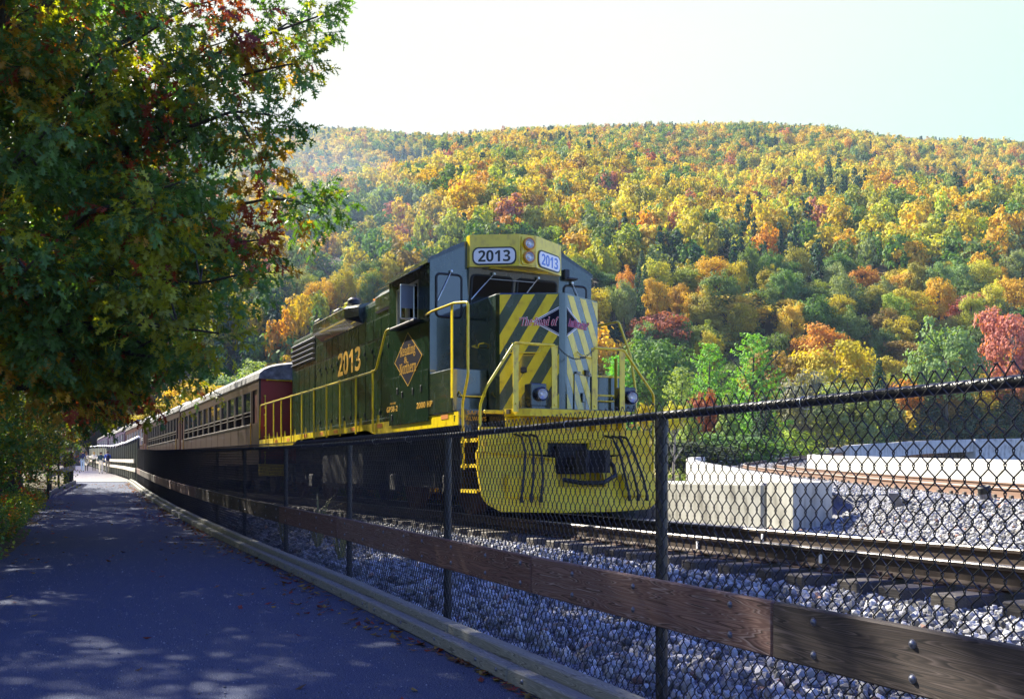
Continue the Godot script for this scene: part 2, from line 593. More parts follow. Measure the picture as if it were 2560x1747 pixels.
func _ready() -> void:
	# camera: level, with the lens shifted up
	var cam := Camera3D.new()
	cam.name = "camera"
	cam.projection = Camera3D.PROJECTION_FRUSTUM
	cam.near = 0.05
	cam.far = 3000.0
	cam.keep_aspect = Camera3D.KEEP_HEIGHT
	cam.size = 0.05 * 698.0 / 980.0
	cam.frustum_offset = Vector2(0, 0.05 * 122.6 / 980.0)
	cam.position = Vector3(0, 1.23, 0)
	cam.rotation.y = -YAW
	add_child(cam)
	# sky, air and exposure
	var env := Environment.new()
	env.background_mode = Environment.BG_SKY
	var sky := Sky.new()
	var towards_sun := Vector3(-0.34, 0.0, -0.94).normalized() * cos(deg_to_rad(41.0)) + Vector3.UP * sin(deg_to_rad(41.0))
	sky.sky_material = sky_air(towards_sun)
	env.sky = sky
	env.background_energy_multiplier = 1.0
	env.tonemap_mode = Environment.TONE_MAPPER_LINEAR
	env.tonemap_exposure = 3.7
	env.sdfgi_enabled = true
	env.ssao_enabled = true
	env.ssil_enabled = true
	env.fog_enabled = true
	env.fog_light_color = Color(0.78, 0.88, 1.0)
	env.fog_density = 0.00022
	env.volumetric_fog_enabled = true
	env.volumetric_fog_density = 0.0
	var we := WorldEnvironment.new()
	we.name = "surroundings"
	we.environment = env
	add_child(we)
	var sun := DirectionalLight3D.new()
	sun.name = "sun"
	sun.light_energy = 1.6
	sun.light_color = Color(1.0, 0.97, 0.9)
	sun.light_angular_distance = 0.53
	sun.shadow_enabled = true
	add_child(sun)
	sun.look_at_from_position(towards_sun * 100.0, Vector3.ZERO)

	rng.seed = 20130
	relief.seed = 4
	relief.frequency = 0.0075
	relief.fractal_octaves = 2
	materials()
	curved_line()
	terrain()
	near_track()
	curved_track()
	track_bed()
	concrete_works()
	forest()
	tree_line()
	locomotive()
	coaches()
	wire_fence()
	guard_rail()
	kerb()
	far_fences()
	roadside_trees()
	ballast()
	people()
	small_things()
	valley_haze()


func sky_air(sun: Vector3) -> PanoramaSkyMaterial:
	var w := 256
	var h := 128
	var im := Image.create(w, h, false, Image.FORMAT_RGBF)
	for j in h:
		var el := PI * (0.5 - (j + 0.5) / h)
		for i in w:
			var az := TAU * (i + 0.5) / w
			var d := Vector3(sin(az) * cos(el), sin(el), -cos(az) * cos(el))
			var apart := rad_to_deg(d.angle_to(sun))
			var e := rad_to_deg(maxf(el, 0.0))
			var blue := Color(0.15, 0.27, 0.48).lerp(Color(0.003, 0.026, 0.3), smoothstep(6.0, 40.0, e))
			var pale := (1.0 - smoothstep(23.0, 42.0, e)) * (1.0 - 0.9 * smoothstep(76.0, 112.0, apart))
			pale = maxf(pale, 0.9 * (1.0 - smoothstep(6.0, 46.0, apart)))
			im.set_pixel(i, j, blue.lerp(Color(0.285, 0.285, 0.245).lerp(Color(0.19, 0.262, 0.222), smoothstep(42.0, 74.0, apart)), pale))
	var m := PanoramaSkyMaterial.new()
	m.panorama = ImageTexture.create_from_image(im)
	return m


# ---------------------------------------------------------------- ground
func curved_line() -> void:
	var cv := Curve3D.new()
	var pts := [Vector3(11.0, 0.95, -4.0), Vector3(14.9, 1.0, -11), Vector3(20.2, 1.2, -20.3), Vector3(25.8, 1.44, -29.8), Vector3(32.4, 1.66, -38.6), Vector3(40.6, 1.92, -47.2), Vector3(51.5, 2.4, -56.5), Vector3(65, 3.0, -65.5), Vector3(81, 3.7, -73.2), Vector3(100, 4.2, -75), Vector3(125, 4.4, -73)]
	for i in pts.size():
		var tan: Vector3 = (pts[mini(i + 1, pts.size() - 1)] - pts[maxi(i - 1, 0)]) / 6.0
		cv.add_point(pts[i], -tan, tan)
	var n := int(cv.get_baked_length() / 2.0)
	for i in n:
		t2.append(cv.sample_baked(i * 2.0, true))

func sheet(us: Array, vs: Array, f: Callable) -> Mb:
	var mb := Mb.new()
	var rows: Array[PackedVector3Array] = []
	for v in vs:
		var r := PackedVector3Array()
		for u in us:
			r.append(f.call(u, v))
		rows.append(r)
	var nor: Array[PackedVector3Array] = []
	for j in rows.size():
		var r := PackedVector3Array()
		for i in us.size():
			var a := rows[j][mini(i + 1, us.size() - 1)] - rows[j][maxi(i - 1, 0)]
			var b := rows[mini(j + 1, rows.size() - 1)][i] - rows[maxi(j - 1, 0)][i]
			var nn := a.cross(b).normalized()
			r.append(nn if nn.y > 0 else -nn)
		nor.append(r)
	for j in rows.size() - 1:
		for i in us.size() - 1:
			mb.trin(rows[j][i], rows[j][i + 1], rows[j + 1][i + 1], nor[j][i], nor[j][i + 1], nor[j + 1][i + 1])
			mb.trin(rows[j][i], rows[j + 1][i + 1], rows[j + 1][i], nor[j][i], nor[j + 1][i + 1], nor[j + 1][i])
	return mb

func steps(a: float, b: float, d: float) -> Array:
	var out := []
	var n := int(ceil((b - a) / d))
	for i in n + 1:
		out.append(lerpf(a, b, float(i) / n))
	return out

func terrain() -> void:
	# the wide sheet, laid out in depth rows so that the far hill gets its share of points
	var us := steps(-1.0, 1.0, 0.0125)
	var vs := [-90.0, -50.0, -28.0, -12.0]
	vs.append_array(steps(-4.0, 120.0, 4.0))
	vs.append_array(steps(126.0, 700.0, 8.0))
	vs.append_array([740.0, 800.0])
	struct(sheet(us, vs, func(u, v):
		var zc: float = v
		var xc: float = u * (absf(zc) * 0.72 + 70.0)
		var p := from_depth(xc, zc)
		var y := ground(p.x, p.y, false)
		if zc < 96.0:
			y -= 0.5
		return Vector3(p.x, y, -p.y)), "hill", M["forest_floor"])
	struct(sheet(steps(2.6, 34.0, 0.5), steps(-8.0, 66.0, 0.5), func(u, v): return Vector3(u, ground(u, v), -v)), "gravel_ground", M["gravel_bed"])
	struct(sheet(steps(-26.0, 2.9, 0.7), steps(-10.0, 130.0, 1.0), func(u, v):
		var y := ground(u, v) - 0.02
		return Vector3(u, y + (relief.get_noise_2d(u * 60.0, v * 60.0) * 0.1 if u < left_l(v) - 0.5 else 0.0), -v)), "woodland_floor", M["forest_floor"])
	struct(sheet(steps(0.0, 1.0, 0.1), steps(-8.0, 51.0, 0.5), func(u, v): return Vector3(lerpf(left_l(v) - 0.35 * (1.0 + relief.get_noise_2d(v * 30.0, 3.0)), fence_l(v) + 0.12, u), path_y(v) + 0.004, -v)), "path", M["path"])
	# boards of the footbridge beyond the trees
	var deck := tag(Node3D.new(), "", "", "", "structure") as Node3D
	deck.name = "bridge_deck"
	add_child(deck)
	var t := 51.0
	while t < 118.0:
		var mb := Mb.new()
		var y := path_y(t) + 0.03
		mb.span(Vector3(left_l(t) - 0.3, y - 0.06, -t - 0.28), Vector3(fence_l(t) - 0.1, y, -t), 0.008)
		put(mb, "plank", M["wood_new"], deck)
		t += 0.295
	# meadow before the woods
	struct(sheet(steps(-4.0, 110.0, 3.0), steps(104.0, 126.0, 2.0), func(u, v):
		var p := from_depth(u, v)
		return Vector3(p.x, ground(p.x, p.y, false) + 0.05, -p.y)), "meadow", M["meadow_grass"])
	var blade := Mb.new()
	for k in 14:
		var a := rng.randf() * TAU
		var o := Vector3(cos(a), 0, sin(a)) * rng.randf() * 0.35
		var s := Vector3(cos(a + 1.6), 0, sin(a + 1.6)) * 0.035
		var tip := o + Vector3(rng.randf_range(-0.25, 0.25), rng.randf_range(0.5, 1.0), rng.randf_range(-0.25, 0.25))
		blade.tri(o - s, o + s, tip)
	var at: Array[Transform3D] = []
	var cols := PackedColorArray()
	for k in 5200:
		var p := from_depth(rng.randf_range(0.0, 100.0), rng.randf_range(113.0, 125.0))
		at.append(Transform3D(Basis(Vector3.UP, rng.randf() * TAU).scaled(Vector3.ONE * rng.randf_range(0.7, 1.3)), Vector3(p.x, ground(p.x, p.y, false), -p.y)))
		var b := rng.randf_range(0.75, 1.15)
		cols.append(Color(0.42 * b, 0.36 * b, rng.randf_range(0.1, 0.17)))
	tag(many(blade.mesh(), "meadow_grass", M["far_leaf"], at, cols), "tall straw coloured grass of the meadow below the wooded hill", "grass")


# ---------------------------------------------------------------- railway
const RAIL := [Vector2(-0.07, 0), Vector2(0.07, 0), Vector2(0.07, 0.013), Vector2(0.012, 0.034), Vector2(0.009, 0.125), Vector2(0.035, 0.142), Vector2(0.036, 0.168), Vector2(0.028, 0.178), Vector2(-0.028, 0.178), Vector2(-0.036, 0.168), Vector2(-0.035, 0.142), Vector2(-0.009, 0.125), Vector2(-0.012, 0.034), Vector2(-0.07, 0.013)]

func rail_loft(pts: PackedVector3Array, lo: int, hi: int) -> Mb:   # outline points lo..hi swept along pts (rail base heights)
	var mb := Mb.new()
	var rings := []
	for i in pts.size():
		var f := (pts[mini(i + 1, pts.size() - 1)] - pts[maxi(i - 1, 0)])
		var s := f.cross(Vector3.UP).normalized()
		var r := PackedVector3Array()
		for k in range(lo, hi + 1):
			var q: Vector2 = RAIL[k % RAIL.size()]
			r.append(pts[i] + s * q.x + Vector3.UP * q.y)
		rings.append(r)
	mb.loft(rings, lo == 0, false)
	return mb

func line_rails(track: Node3D, pts: PackedVector3Array, side_mat: Material) -> void:
	for s in [-1.0, 1.0]:
		var q := PackedVector3Array()
		for i in pts.size():
			var f := (pts[mini(i + 1, pts.size() - 1)] - pts[maxi(i - 1, 0)])
			q.append(pts[i] + f.cross(Vector3.UP).normalized() * 0.752 * s - Vector3.UP * 0.178)
		var r := put(rail_loft(q, 0, 13), "rail", side_mat, track)
		for i in q.size():
			q[i] += Vector3.UP * 0.002
		put(rail_loft(q, 6, 9), "running_surface", M["rail_head"], r)

func near_track() -> void:
	var track := thing("railway_track", "straight railway track with black wooden sleepers under the green locomotive", "railway track", Vector3(CX, 0, 0))
	var pts := PackedVector3Array()
	var t := -8.0
	while t < 140.0:
		pts.append(Vector3(0, rail_y(t), -t))
		t += 4.0
	line_rails(track, pts, M["rail_steel"])
	var sl := Mb.new()
	sl.box(Vector3.ZERO, Vector3(2.6, 0.2, 0.24), 0.012)
	var sm := sl.mesh()
	var pl := Mb.new()
	pl.box(Vector3(0, 0.004, 0), Vector3(0.36, 0.022, 0.2), 0.004)
	for sx in [-0.11, 0.11]:
		for sz in [-0.06, 0.06]:
			pl.box(Vector3(sx, 0.03, sz), Vector3(0.035, 0.04, 0.035), 0.006)
	var pm := pl.mesh()
	var r := RandomNumberGenerator.new()
	r.seed = 5
	t = -6.0
	while t < 34.0:
		var o := place(sm, "sleeper", M["sleeper_wood"], track)
		o.position = Vector3(r.randf_range(-0.06, 0.06), rail_y(t) - 0.298, -t)
		o.rotation.y = r.randf_range(-0.02, 0.02)
		if t < 13.5:
			for s in [-0.752, 0.752]:
				var p := place(pm, "tie_plate", M["rust_dark"], o)
				p.position = Vector3(s, 0.1, 0)
		t += 0.53
	# paint marks on the web of the rails
	for e in [[9.6, 0.752], [8.9, -0.752], [5.7, 0.752], [7.0, -0.752]]:
		var mk := Mb.new()
		mk.box(Vector3(e[1] - 0.02, rail_y(e[0]) - 0.1, -e[0]), Vector3(0.02, 0.085, 0.035), 0.004)
		put(mk, "paint_mark", M["white_plate"], track)

func frames2(step: float, from: float, to: float) -> Array[Transform3D]:   # places along the curved track: x to its right, -z ahead
	var out: Array[Transform3D] = []
	var s := from
	while s < to:
		var i := int(s / 2.0)
		if i + 1 >= t2.size():
			break
		var p := t2[i].lerp(t2[i + 1], s / 2.0 - i)
		var f := (t2[i + 1] - t2[i]).normalized()
		var x := f.cross(Vector3.UP).normalized()
		out.append(Transform3D(Basis(x, x.cross(f), -f), p))
		s += step
	return out

func curved_track() -> void:
	var track := thing("curved_railway_track", "rusty railway track that curves away to the right across the concrete bridge", "railway track")
	line_rails(track, t2, M["rust"])
	var sl := Mb.new()
	sl.box(Vector3(0, -0.27, 0), Vector3(2.55, 0.19, 0.25), 0.015)
	for s in [-0.752, 0.752]:
		sl.box(Vector3(s, -0.17, 0), Vector3(0.34, 0.025, 0.18), 0.004)
		for k in [-0.12, 0.12]:
			sl.box(Vector3(s + k, -0.14, 0), Vector3(0.05, 0.06, 0.09), 0.01)
	var sm := sl.mesh()
	for f in frames2(0.6, 3.0, 130.0):
		var o := place(sm, "sleeper", M["sleeper_wood"], track)
		o.transform = f

func track_bed() -> void:   # the raised bed of the curved track
	var rings := []
	var along := 12.0
	for f in frames2(2.0, 12.0, 130.0):
		var r := PackedVector3Array()
		var right := 4.2 if along < 68.0 else 1.6
		along += 2.0
		for q in [Vector2(-4.6, -3.4), Vector2(right, -3.4), Vector2(minf(2.55, right), -0.215), Vector2(-2.95, -0.215)]:
			r.append(f * Vector3(q.x, q.y, 0))
		rings.append(r)
	var mb := Mb.new()
	mb.loft(rings)
	struct(mb, "track_embankment", M["gravel_bed"])

func wall_run(wall: Node3D, from: float, to: float, off: float, thick: float, lift: Vector2, deep: float, called := "wall_panel", length := 6.0) -> void:   # cast panels beside the curved track; lift = top over the rail at the start and from 28 m on
	var s := from
	while s < to:
		var rings := []
		for i in 4:
			var u := s + (length - 0.022) * i / 3.0
			var k := mini(int(u / 2.0), t2.size() - 2)
			var p := t2[k].lerp(t2[k + 1], u / 2.0 - k)
			var k2 := mini(k + 2, t2.size() - 1)
			var f := (t2[k + 1] - t2[k]).lerp(t2[k2] - t2[k2 - 1], u / 2.0 - k).normalized()
			var x := f.cross(Vector3.UP).normalized()
			var fr := Transform3D(Basis(x, x.cross(f), -f), p)
			var hh := lerpf(lift.x, lift.y, clampf((u - from) / 28.0, 0.0, 1.0))
			var r := PackedVector3Array()
			for q in [Vector2(0, -deep), Vector2(thick, -deep), Vector2(thick, hh - 0.03), Vector2(thick - 0.03, hh), Vector2(0.03, hh), Vector2(0, hh - 0.03)]:
				r.append(fr * Vector3(off + q.x, q.y, 0))
			rings.append(r)
		var mb := Mb.new()
		mb.loft(rings)
		put(mb, called, M["concrete"], wall)
		s += length

func concrete_works() -> void:
	var w := thing("concrete_wing_wall", "long white concrete parapet on the near side of the curving track", "wall")
	wall_run(w, 9.0, 124.0, -3.35, 0.4, Vector2(0.02, 0.33), 1.6)
	w = thing("inner_parapet", "white concrete parapet on the far side of the curving track", "wall")
	wall_run(w, 1.0, 48.0, 2.35, 0.4, Vector2(0.38, 0.42), 1.2)
	var bp := thing("bridge_parapet", "gray shaded concrete bridge side with dark opening below, far right", "bridge")
	wall_run(bp, 70.0, 124.0, 2.4, 0.5, Vector2(0.75, 0.75), 0.55, "parapet_panel", 9.0)
	var fr := frames2(0.62, 72.0, 110.0)
	for f in fr:
		var mb := Mb.new()
		mb.x = f
		mb.box(Vector3(1.85, -1.9, 0), Vector3(0.3, 3.4, 0.4), 0.03)
		put(mb, "steel_pile", M["rust_dark"], bp)
	var ab := Mb.new()
	var af := frames2(2.0, 109.0, 113.0)[0]
	ab.x = af
	ab.box(Vector3(2.2, -1.4, -4.0), Vector3(2.0, 4.3, 9.0), 0.05)
	put(ab, "abutment", M["concrete"], bp)
	var rb := thing("retaining_wall", "low cream concrete retaining wall beside the track, running behind the locomotive", "wall")
	var mb := Mb.new()
	for k in 4:
		mb = Mb.new()
		mb.span(Vector3(10.78, 0.1, -12.78 - k * 6.0 - 5.975), Vector3(12.0, 1.05, -12.78 - k * 6.0), 0.04)
		put(mb, "wall_panel", M["old_concrete"], rb)
	var eb := thing("concrete_end_block", "gray concrete block at the near end of the low retaining wall", "concrete block")
	mb = Mb.new()
	mb.prism(PackedVector2Array([Vector2(10.74, -12.0), Vector2(12.33, -12.8), Vector2(12.05, -13.4), Vector2(10.8, -12.69)]), 0.98, Transform3D(Basis(Vector3.RIGHT, Vector3(0, 0, 1), Vector3(0, 1, 0)), Vector3(0, 0.08, 0)))
	put(mb, "block", M["old_concrete"], eb)


# ---------------------------------------------------------------- fence, guard rail, kerb
func on_fence(t: float, off := 0.0, up := 0.0) -> Vector3:
	return Vector3(fence_l(t) + off, path_y(t) + up, -t)

func wire_fence() -> void:
	var fence := thing("chain_link_fence", "black vinyl chain link fence with round posts between path and railway", "fence")
	var ts := [-2.15, 0.9]
	var t := 3.97
	while t < 46.5:
		ts.append(t)
		t += 3.055
	ts[ts.size() - 1] = 46.0
	var post := Mb.new()
	post.rod(Vector3(0, -0.15, 0), Vector3(0, 1.49, 0), 0.03, 14)
	post.tube(PackedVector3Array([Vector3(0, 1.42, 0), Vector3(0, 1.475, 0)]), 0.034, 14)
	for k in 5:   # rounded cap with the eye that the rail runs through
		var a := k * 0.3
		post.tube(PackedVector3Array([Vector3(0, 1.475 + 0.03 * sin(a), 0), Vector3(0, 1.475 + 0.03 * sin(a + 0.3), 0)]), 0.034 * cos(a), 14, 0.034 * cos(a + 0.3), k == 4)
	var pm := post.mesh()
	for k in ts.size():
		var o := place(pm, "post", M["vinyl_black"], fence)
		o.position = on_fence(ts[k])
		o.rotation.y = 0.4
	# one woven panel, 52 wires wide, shared by every bay
	var bay := 3.055
	var wires := 104
	var p := bay / wires
	var hgt := 1.5
	var rows := 34
	var rh := hgt / rows
	var mb := Mb.new()
	for i in wires:
		var path := PackedVector3Array()
		var x0 := (i + 0.5) * p
		for k in rows + 1:
			var s := 1.0 if (k + i) % 2 == 0 else -1.0
			var y := 0.056 + k * rh
			var d := 0.0022 * s
			if k == rows:
				path.append(Vector3(x0 + s * p * 0.5, y + 0.006, d))
				path.append(Vector3(x0 + s * p * 0.5 + s * 0.003, y + 0.008, d + 0.003))
				path.append(Vector3(x0 + s * p * 0.5 + s * 0.008, y + 0.006, d - 0.005))
				break
			path.append(Vector3(x0 + s * (p * 0.5 + 0.0028), y - rh * 0.14, d))
			path.append(Vector3(x0 + s * (p * 0.5 + 0.0028), y + rh * 0.14, -d))
		mb.tube(path, 0.0028, 4, -1.0, false)
	var wm := mb.mesh()
	var rail := Mb.new()
	rail.rod(Vector3(0, 1.505, 0.0), Vector3(bay, 1.505, 0.0), 0.0205, 12)
	var rm := rail.mesh()
	for k in ts.size() - 1:
		var a := on_fence(ts[k])
		var b := on_fence(ts[k + 1])
		var f := (b - a).normalized()
		var sd := f.cross(Vector3.UP).normalized()
		var bs := Basis(f * (a.distance_to(b) / bay), sd.cross(f), sd)
		var w := place(wm, "wire_mesh", M["vinyl_black"], fence)
		w.transform = Transform3D(bs, a - sd * 0.033)
		w.set_meta("kind", "stuff")
		var r := place(rm, "top_rail", M["vinyl_black"], fence)
		r.transform = Transform3D(bs, a)
		if k > 0 and k < 6:
			for q in [0.32, 0.66]:
				var tie := Mb.new()
				var ring := PackedVector3Array()
				for j in 15:
					var an := TAU * j / 12.0
					ring.append(Vector3(bay * q + j * 0.0015, 1.5 + cos(an) * 0.026, sin(an) * 0.03 - 0.006))
				ring.append(Vector3(bay * q + 0.05, 1.455, 0.03))
				mb = tie
				mb.tube(ring, 0.0018, 4)
				var to := put(tie, "tie_wire", M["silver"], fence)
				to.transform = Transform3D(bs, a)

func guard_rail() -> void:
	var g := thing("timber_guard_rail", "weathered red brown timber guard rail bolted along the black fence", "guard rail")
	var ts := [-3.3, -0.6, 1.35, 3.05, 5.32, 7.75, 10.3, 13.2, 16.1, 19.0, 22.0, 25.0, 28.0, 31.0, 34.0, 37.0, 40.0, 43.0, 46.2]
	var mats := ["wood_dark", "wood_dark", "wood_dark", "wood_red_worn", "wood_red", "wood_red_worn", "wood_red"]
	var dome := Mb.new()
	dome.lathe([Vector2(0.0125, 0), Vector2(0.012, 0.003), Vector2(0.0095, 0.007), Vector2(0.005, 0.0095), Vector2(0.0, 0.0105)], 12, Transform3D(Basis(Vector3.RIGHT, Vector3(0, 0, 1), Vector3(0, -1, 0)), Vector3.ZERO))
	dome.lathe([Vector2(0.0165, 0), Vector2(0.016, 0.0015), Vector2(0.0, 0.002)], 12, Transform3D(Basis(Vector3.RIGHT, Vector3(0, 0, 1), Vector3(0, -1, 0)), Vector3.ZERO))
	var dm := dome.mesh()
	for k in ts.size() - 1:
		var a := on_fence(ts[k] + 0.004, -0.062, 0.606)
		var b := on_fence(ts[k + 1] - 0.004, -0.062, 0.606)
		var len := a.distance_to(b)
		var f := (b - a).normalized()
		var s := f.cross(Vector3.UP).normalized()
		var mb := Mb.new()
		mb.box(Vector3.ZERO, Vector3(0.042, 0.222, len), 0.007)
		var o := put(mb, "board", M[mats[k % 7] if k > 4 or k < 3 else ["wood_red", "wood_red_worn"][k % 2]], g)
		o.transform = Transform3D(Basis(s, s.cross(f), -f), (a + b) * 0.5 + s * (0.003 * (k % 2)))
		if k > 12:
			continue
		var q := [0.06, 0.3, 0.58, 0.86] if k != 3 else [0.12, 0.47, 0.76]
		for u in q:
			for y in [-0.058, 0.062]:
				var bo := place(dm, "bolt", M["galvanised"], o)
				# the dome points towards the path
				bo.transform = Transform3D(Basis(Vector3(0, 0, 1), Vector3.UP, Vector3(-1, 0, 0)), Vector3(-0.021, y + rng.randf_range(-0.006, 0.006), len * (0.5 - u)))

func kerb() -> void:
	var g := thing("timber_kerb", "gray weathered timber kerb of two stepped beams along the path edge", "kerb")
	var dome := Mb.new()
	dome.lathe([Vector2(0.014, 0), Vector2(0.0135, 0.004), Vector2(0.009, 0.009), Vector2(0.0, 0.011)], 10, Transform3D(Basis(Vector3.RIGHT, Vector3(0, 0, 1), Vector3(0, -1, 0)), Vector3.ZERO))
	var dm := dome.mesh()
	for row in 2:
		var t := -4.0 + row * 1.3
		var k := 0
		while t < 50.0:
			var e := minf(t + 3.05, 50.5)
			var off: float = [-0.27, -0.165][row]
			var top: float = [0.092, 0.15][row]
			var a := on_fence(t + 0.006, off, top * 0.5)
			var b := on_fence(e - 0.006, off, top * 0.5)
			var f := (b - a).normalized()
			var s := f.cross(Vector3.UP).normalized()
			var mb := Mb.new()
			mb.box(Vector3.ZERO, Vector3(0.096, top, a.distance_to(b)), 0.009)
			var o := put(mb, "beam", M["wood_gray"], g)
			o.transform = Transform3D(Basis(s, s.cross(f), -f), (a + b) * 0.5 + Vector3.UP * 0.004)
			if row == 0 and t < 26.0:
				for u in [0.05, 0.16, 0.42, 0.68, 0.93]:
					var bo := place(dm, "bolt", M["galvanised"], o)
					bo.transform = Transform3D(Basis(Vector3(0, 0, 1), Vector3.UP, Vector3(-1, 0, 0)), Vector3(-0.048, 0.004, a.distance_to(b) * (0.5 - u)))
			t = e
			k += 1

func far_fences() -> void:
	var g := thing("slatted_fence", "tall gray green slatted fence along the footbridge beside the coaches", "fence")
	var t := 46.2
	var post := Mb.new()
	post.box(Vector3(0, 1.02, 0), Vector3(0.1, 2.04, 0.1), 0.006)
	var capm := Mb.new()
	capm.box(Vector3(0, 2.06, 0), Vector3(0.15, 0.04, 0.15), 0.008)
	capm.lathe([Vector2(0.1, 2.08), Vector2(0.05, 2.13), Vector2(0.0, 2.15)], 4)
	var slat := Mb.new()
	slat.box(Vector3(0, 0.98, 0), Vector3(0.03, 1.82, 0.128), 0.005)
	var pm := post.mesh()
	var cm := capm.mesh()
	var sm := slat.mesh()
	while t < 112.0:
		var o := place(pm, "post", M["vinyl_black"], g)
		o.position = on_fence(t)
		var c := place(cm, "post_cap", M["white_plate"], o)
		c.position = Vector3.ZERO
		var e := t + 2.7
		if t < 82.0:
			for k in 18:
				var q := place(sm, "slat", M["slat_green"], g)
				q.position = on_fence(t + 0.1 + k * 0.145)
				q.rotation.y = -0.08
		else:
			var st := Mb.new()
			for k in 18:
				var u := t + 0.1 + k * 0.145
				st.box(on_fence(u, 0, 0.98), Vector3(0.03, 1.82, 0.128))
			put(st, "slats", M["slat_green"], g).set_meta("kind", "stuff")
		t = e
	var r := thing("bridge_handrail", "two pale sunlit timber rails fixed to the tall slatted fence", "guard rail")
	for y in [0.62, 1.02]:
		t = 47.5 if y > 0.8 else 46.0
		while t < 112.0:
			var e := t + 4.0
			var mb := Mb.new()
			mb.bar(on_fence(t, -0.12, y), on_fence(e - 0.02, -0.12, y), 0.06, 0.17, 0.01)
			put(mb, "board", M["wood_new"], r)
			t = e
	var lf := thing("left_guard_fence", "short timber rail with dark mesh panel at the left path edge", "fence")
	t = 34.0
	for k in 5:
		var e := t + 3.0
		var a := Vector3(left_l(t) - 0.1, path_y(t), -t)
		var b := Vector3(left_l(e) - 0.1, path_y(e), -e)
		var mb := Mb.new()
		mb.bar(a + Vector3.UP * 0.7, b + Vector3.UP * 0.7, 0.05, 0.22, 0.008)
		put(mb, "board", M["wood_gray"], lf)
		mb = Mb.new()
		mb.bar(a + Vector3.UP * 0.07, b + Vector3.UP * 0.07, 0.1, 0.14, 0.008)
		put(mb, "kerb_beam", M["wood_gray"], lf)
		mb = Mb.new()
		mb.rod(a, a + Vector3.UP * 1.4, 0.04, 10)
		put(mb, "post", M["vinyl_black"], lf)
		if k > 2:
			mb = Mb.new()
			for q in 26:
				var c := a.lerp(b, q / 26.0)
				mb.box(c + Vector3(-0.06, 0.75, 0), Vector3(0.012, 1.3, 0.085))
			put(mb, "mesh_panel", M["vinyl_black"], lf).set_meta("kind", "stuff")
		t = e


func valley_haze() -> void:
	var m := FogMaterial.new()
	m.density = 0.0014
	m.albedo = Color(0.8, 0.9, 1.0)
	m.edge_fade = 0.8
	for e in [[-55.0, 210.0, 34.0, Vector3(110, 70, 150)], [-80.0, 290.0, 60.0, Vector3(170, 90, 180)]]:
		var f := FogVolume.new()
		f.name = numbered("valley_haze")
		f.shape = RenderingServer.FOG_VOLUME_SHAPE_ELLIPSOID
		f.size = e[3]
		f.material = m
		var p := from_depth(e[0], e[1])
		f.position = Vector3(p.x, e[2], -p.y)
		f.rotation.y = -YAW
		add_child(f)
		tag(f, "thin bluish haze drifting over the lower hillside behind the coaches", "haze", "", "stuff")


# ---------------------------------------------------------------- woods
const HUE := {
	"gold": Color(0.66, 0.46, 0.03), "yellow": Color(0.72, 0.58, 0.07), "lime": Color(0.45, 0.5, 0.055), "olive": Color(0.37, 0.37, 0.055), "green": Color(0.15, 0.25, 0.055),
	"deepleaf": Color(0.04, 0.07, 0.022), "deep": Color(0.045, 0.11, 0.06), "orange": Color(0.64, 0.32, 0.03), "red": Color(0.46, 0.12, 0.07), "pink": Color(0.56, 0.22, 0.16),
	"brown": Color(0.42, 0.24, 0.05), "bare": Color(0.32, 0.27, 0.2), "silver": Color(0.27, 0.36, 0.13), "pine": Color(0.2, 0.48, 0.07), "pinepale": Color(0.3, 0.44, 0.12)}
var crowns := {}
var tint := {}

func leaf_quad(mb: Mb, p: Vector3, nn: Vector3, size: float, r: RandomNumberGenerator) -> void:
	var a := nn.cross(Vector3(r.randf_range(-1, 1), r.randf_range(-1, 1), r.randf_range(-1, 1))).normalized()
	var b := nn.cross(a)
	a *= size * r.randf_range(0.5, 0.75)
	b *= size * r.randf_range(0.3, 0.55)
	mb.tri(p - a, p + b, p + a)
	mb.tri(p - a, p + a, p - b)

func crown_broad(sd: int, clumps: int, per: int, leaf: float, gap := 0.0) -> ArrayMesh:   # about 1 wide in radius, from y = 0 to 2
	var r := RandomNumberGenerator.new()
	r.seed = sd
	var mb := Mb.new()
	for k in clumps:
		var dirv := Vector3(r.randf_range(-1, 1), r.randf_range(-0.75, 1), r.randf_range(-1, 1)).normalized()
		var out := r.randf_range(0.5, 0.86)
		if dirv.y < -0.2:
			out *= 0.85
		var wob := 1.0 + 0.22 * sin(dirv.x * 3.0 + sd) * cos(dirv.z * 4.0 + sd * 2.0)
		var cc := Vector3(dirv.x * out * wob, 1.0 + dirv.y * out * 0.95 * wob, dirv.z * out * wob)
		var cr := r.randf_range(0.16, 0.34) * (1.0 - gap * 0.4)
		var tone := r.randf_range(0.72, 1.22)
		var warm := r.randf_range(0.9, 1.1)
		for q in per:
			var d := Vector3(r.randf_range(-1, 1), r.randf_range(-0.8, 1), r.randf_range(-1, 1)).normalized()
			var p := cc + d * cr * pow(r.randf(), 0.4) * Vector3(1.15, 0.8, 1.15)
			var nn := (d * 0.9 + dirv * 0.5 + Vector3(r.randf_range(-1, 1), r.randf_range(-0.4, 1), r.randf_range(-1, 1)) * 0.75).normalized()
			var f := tone * r.randf_range(0.82, 1.18)
			mb.col = Color(f * warm, f, f / warm)
			leaf_quad(mb, p, nn, leaf, r)
	return mb.mesh()

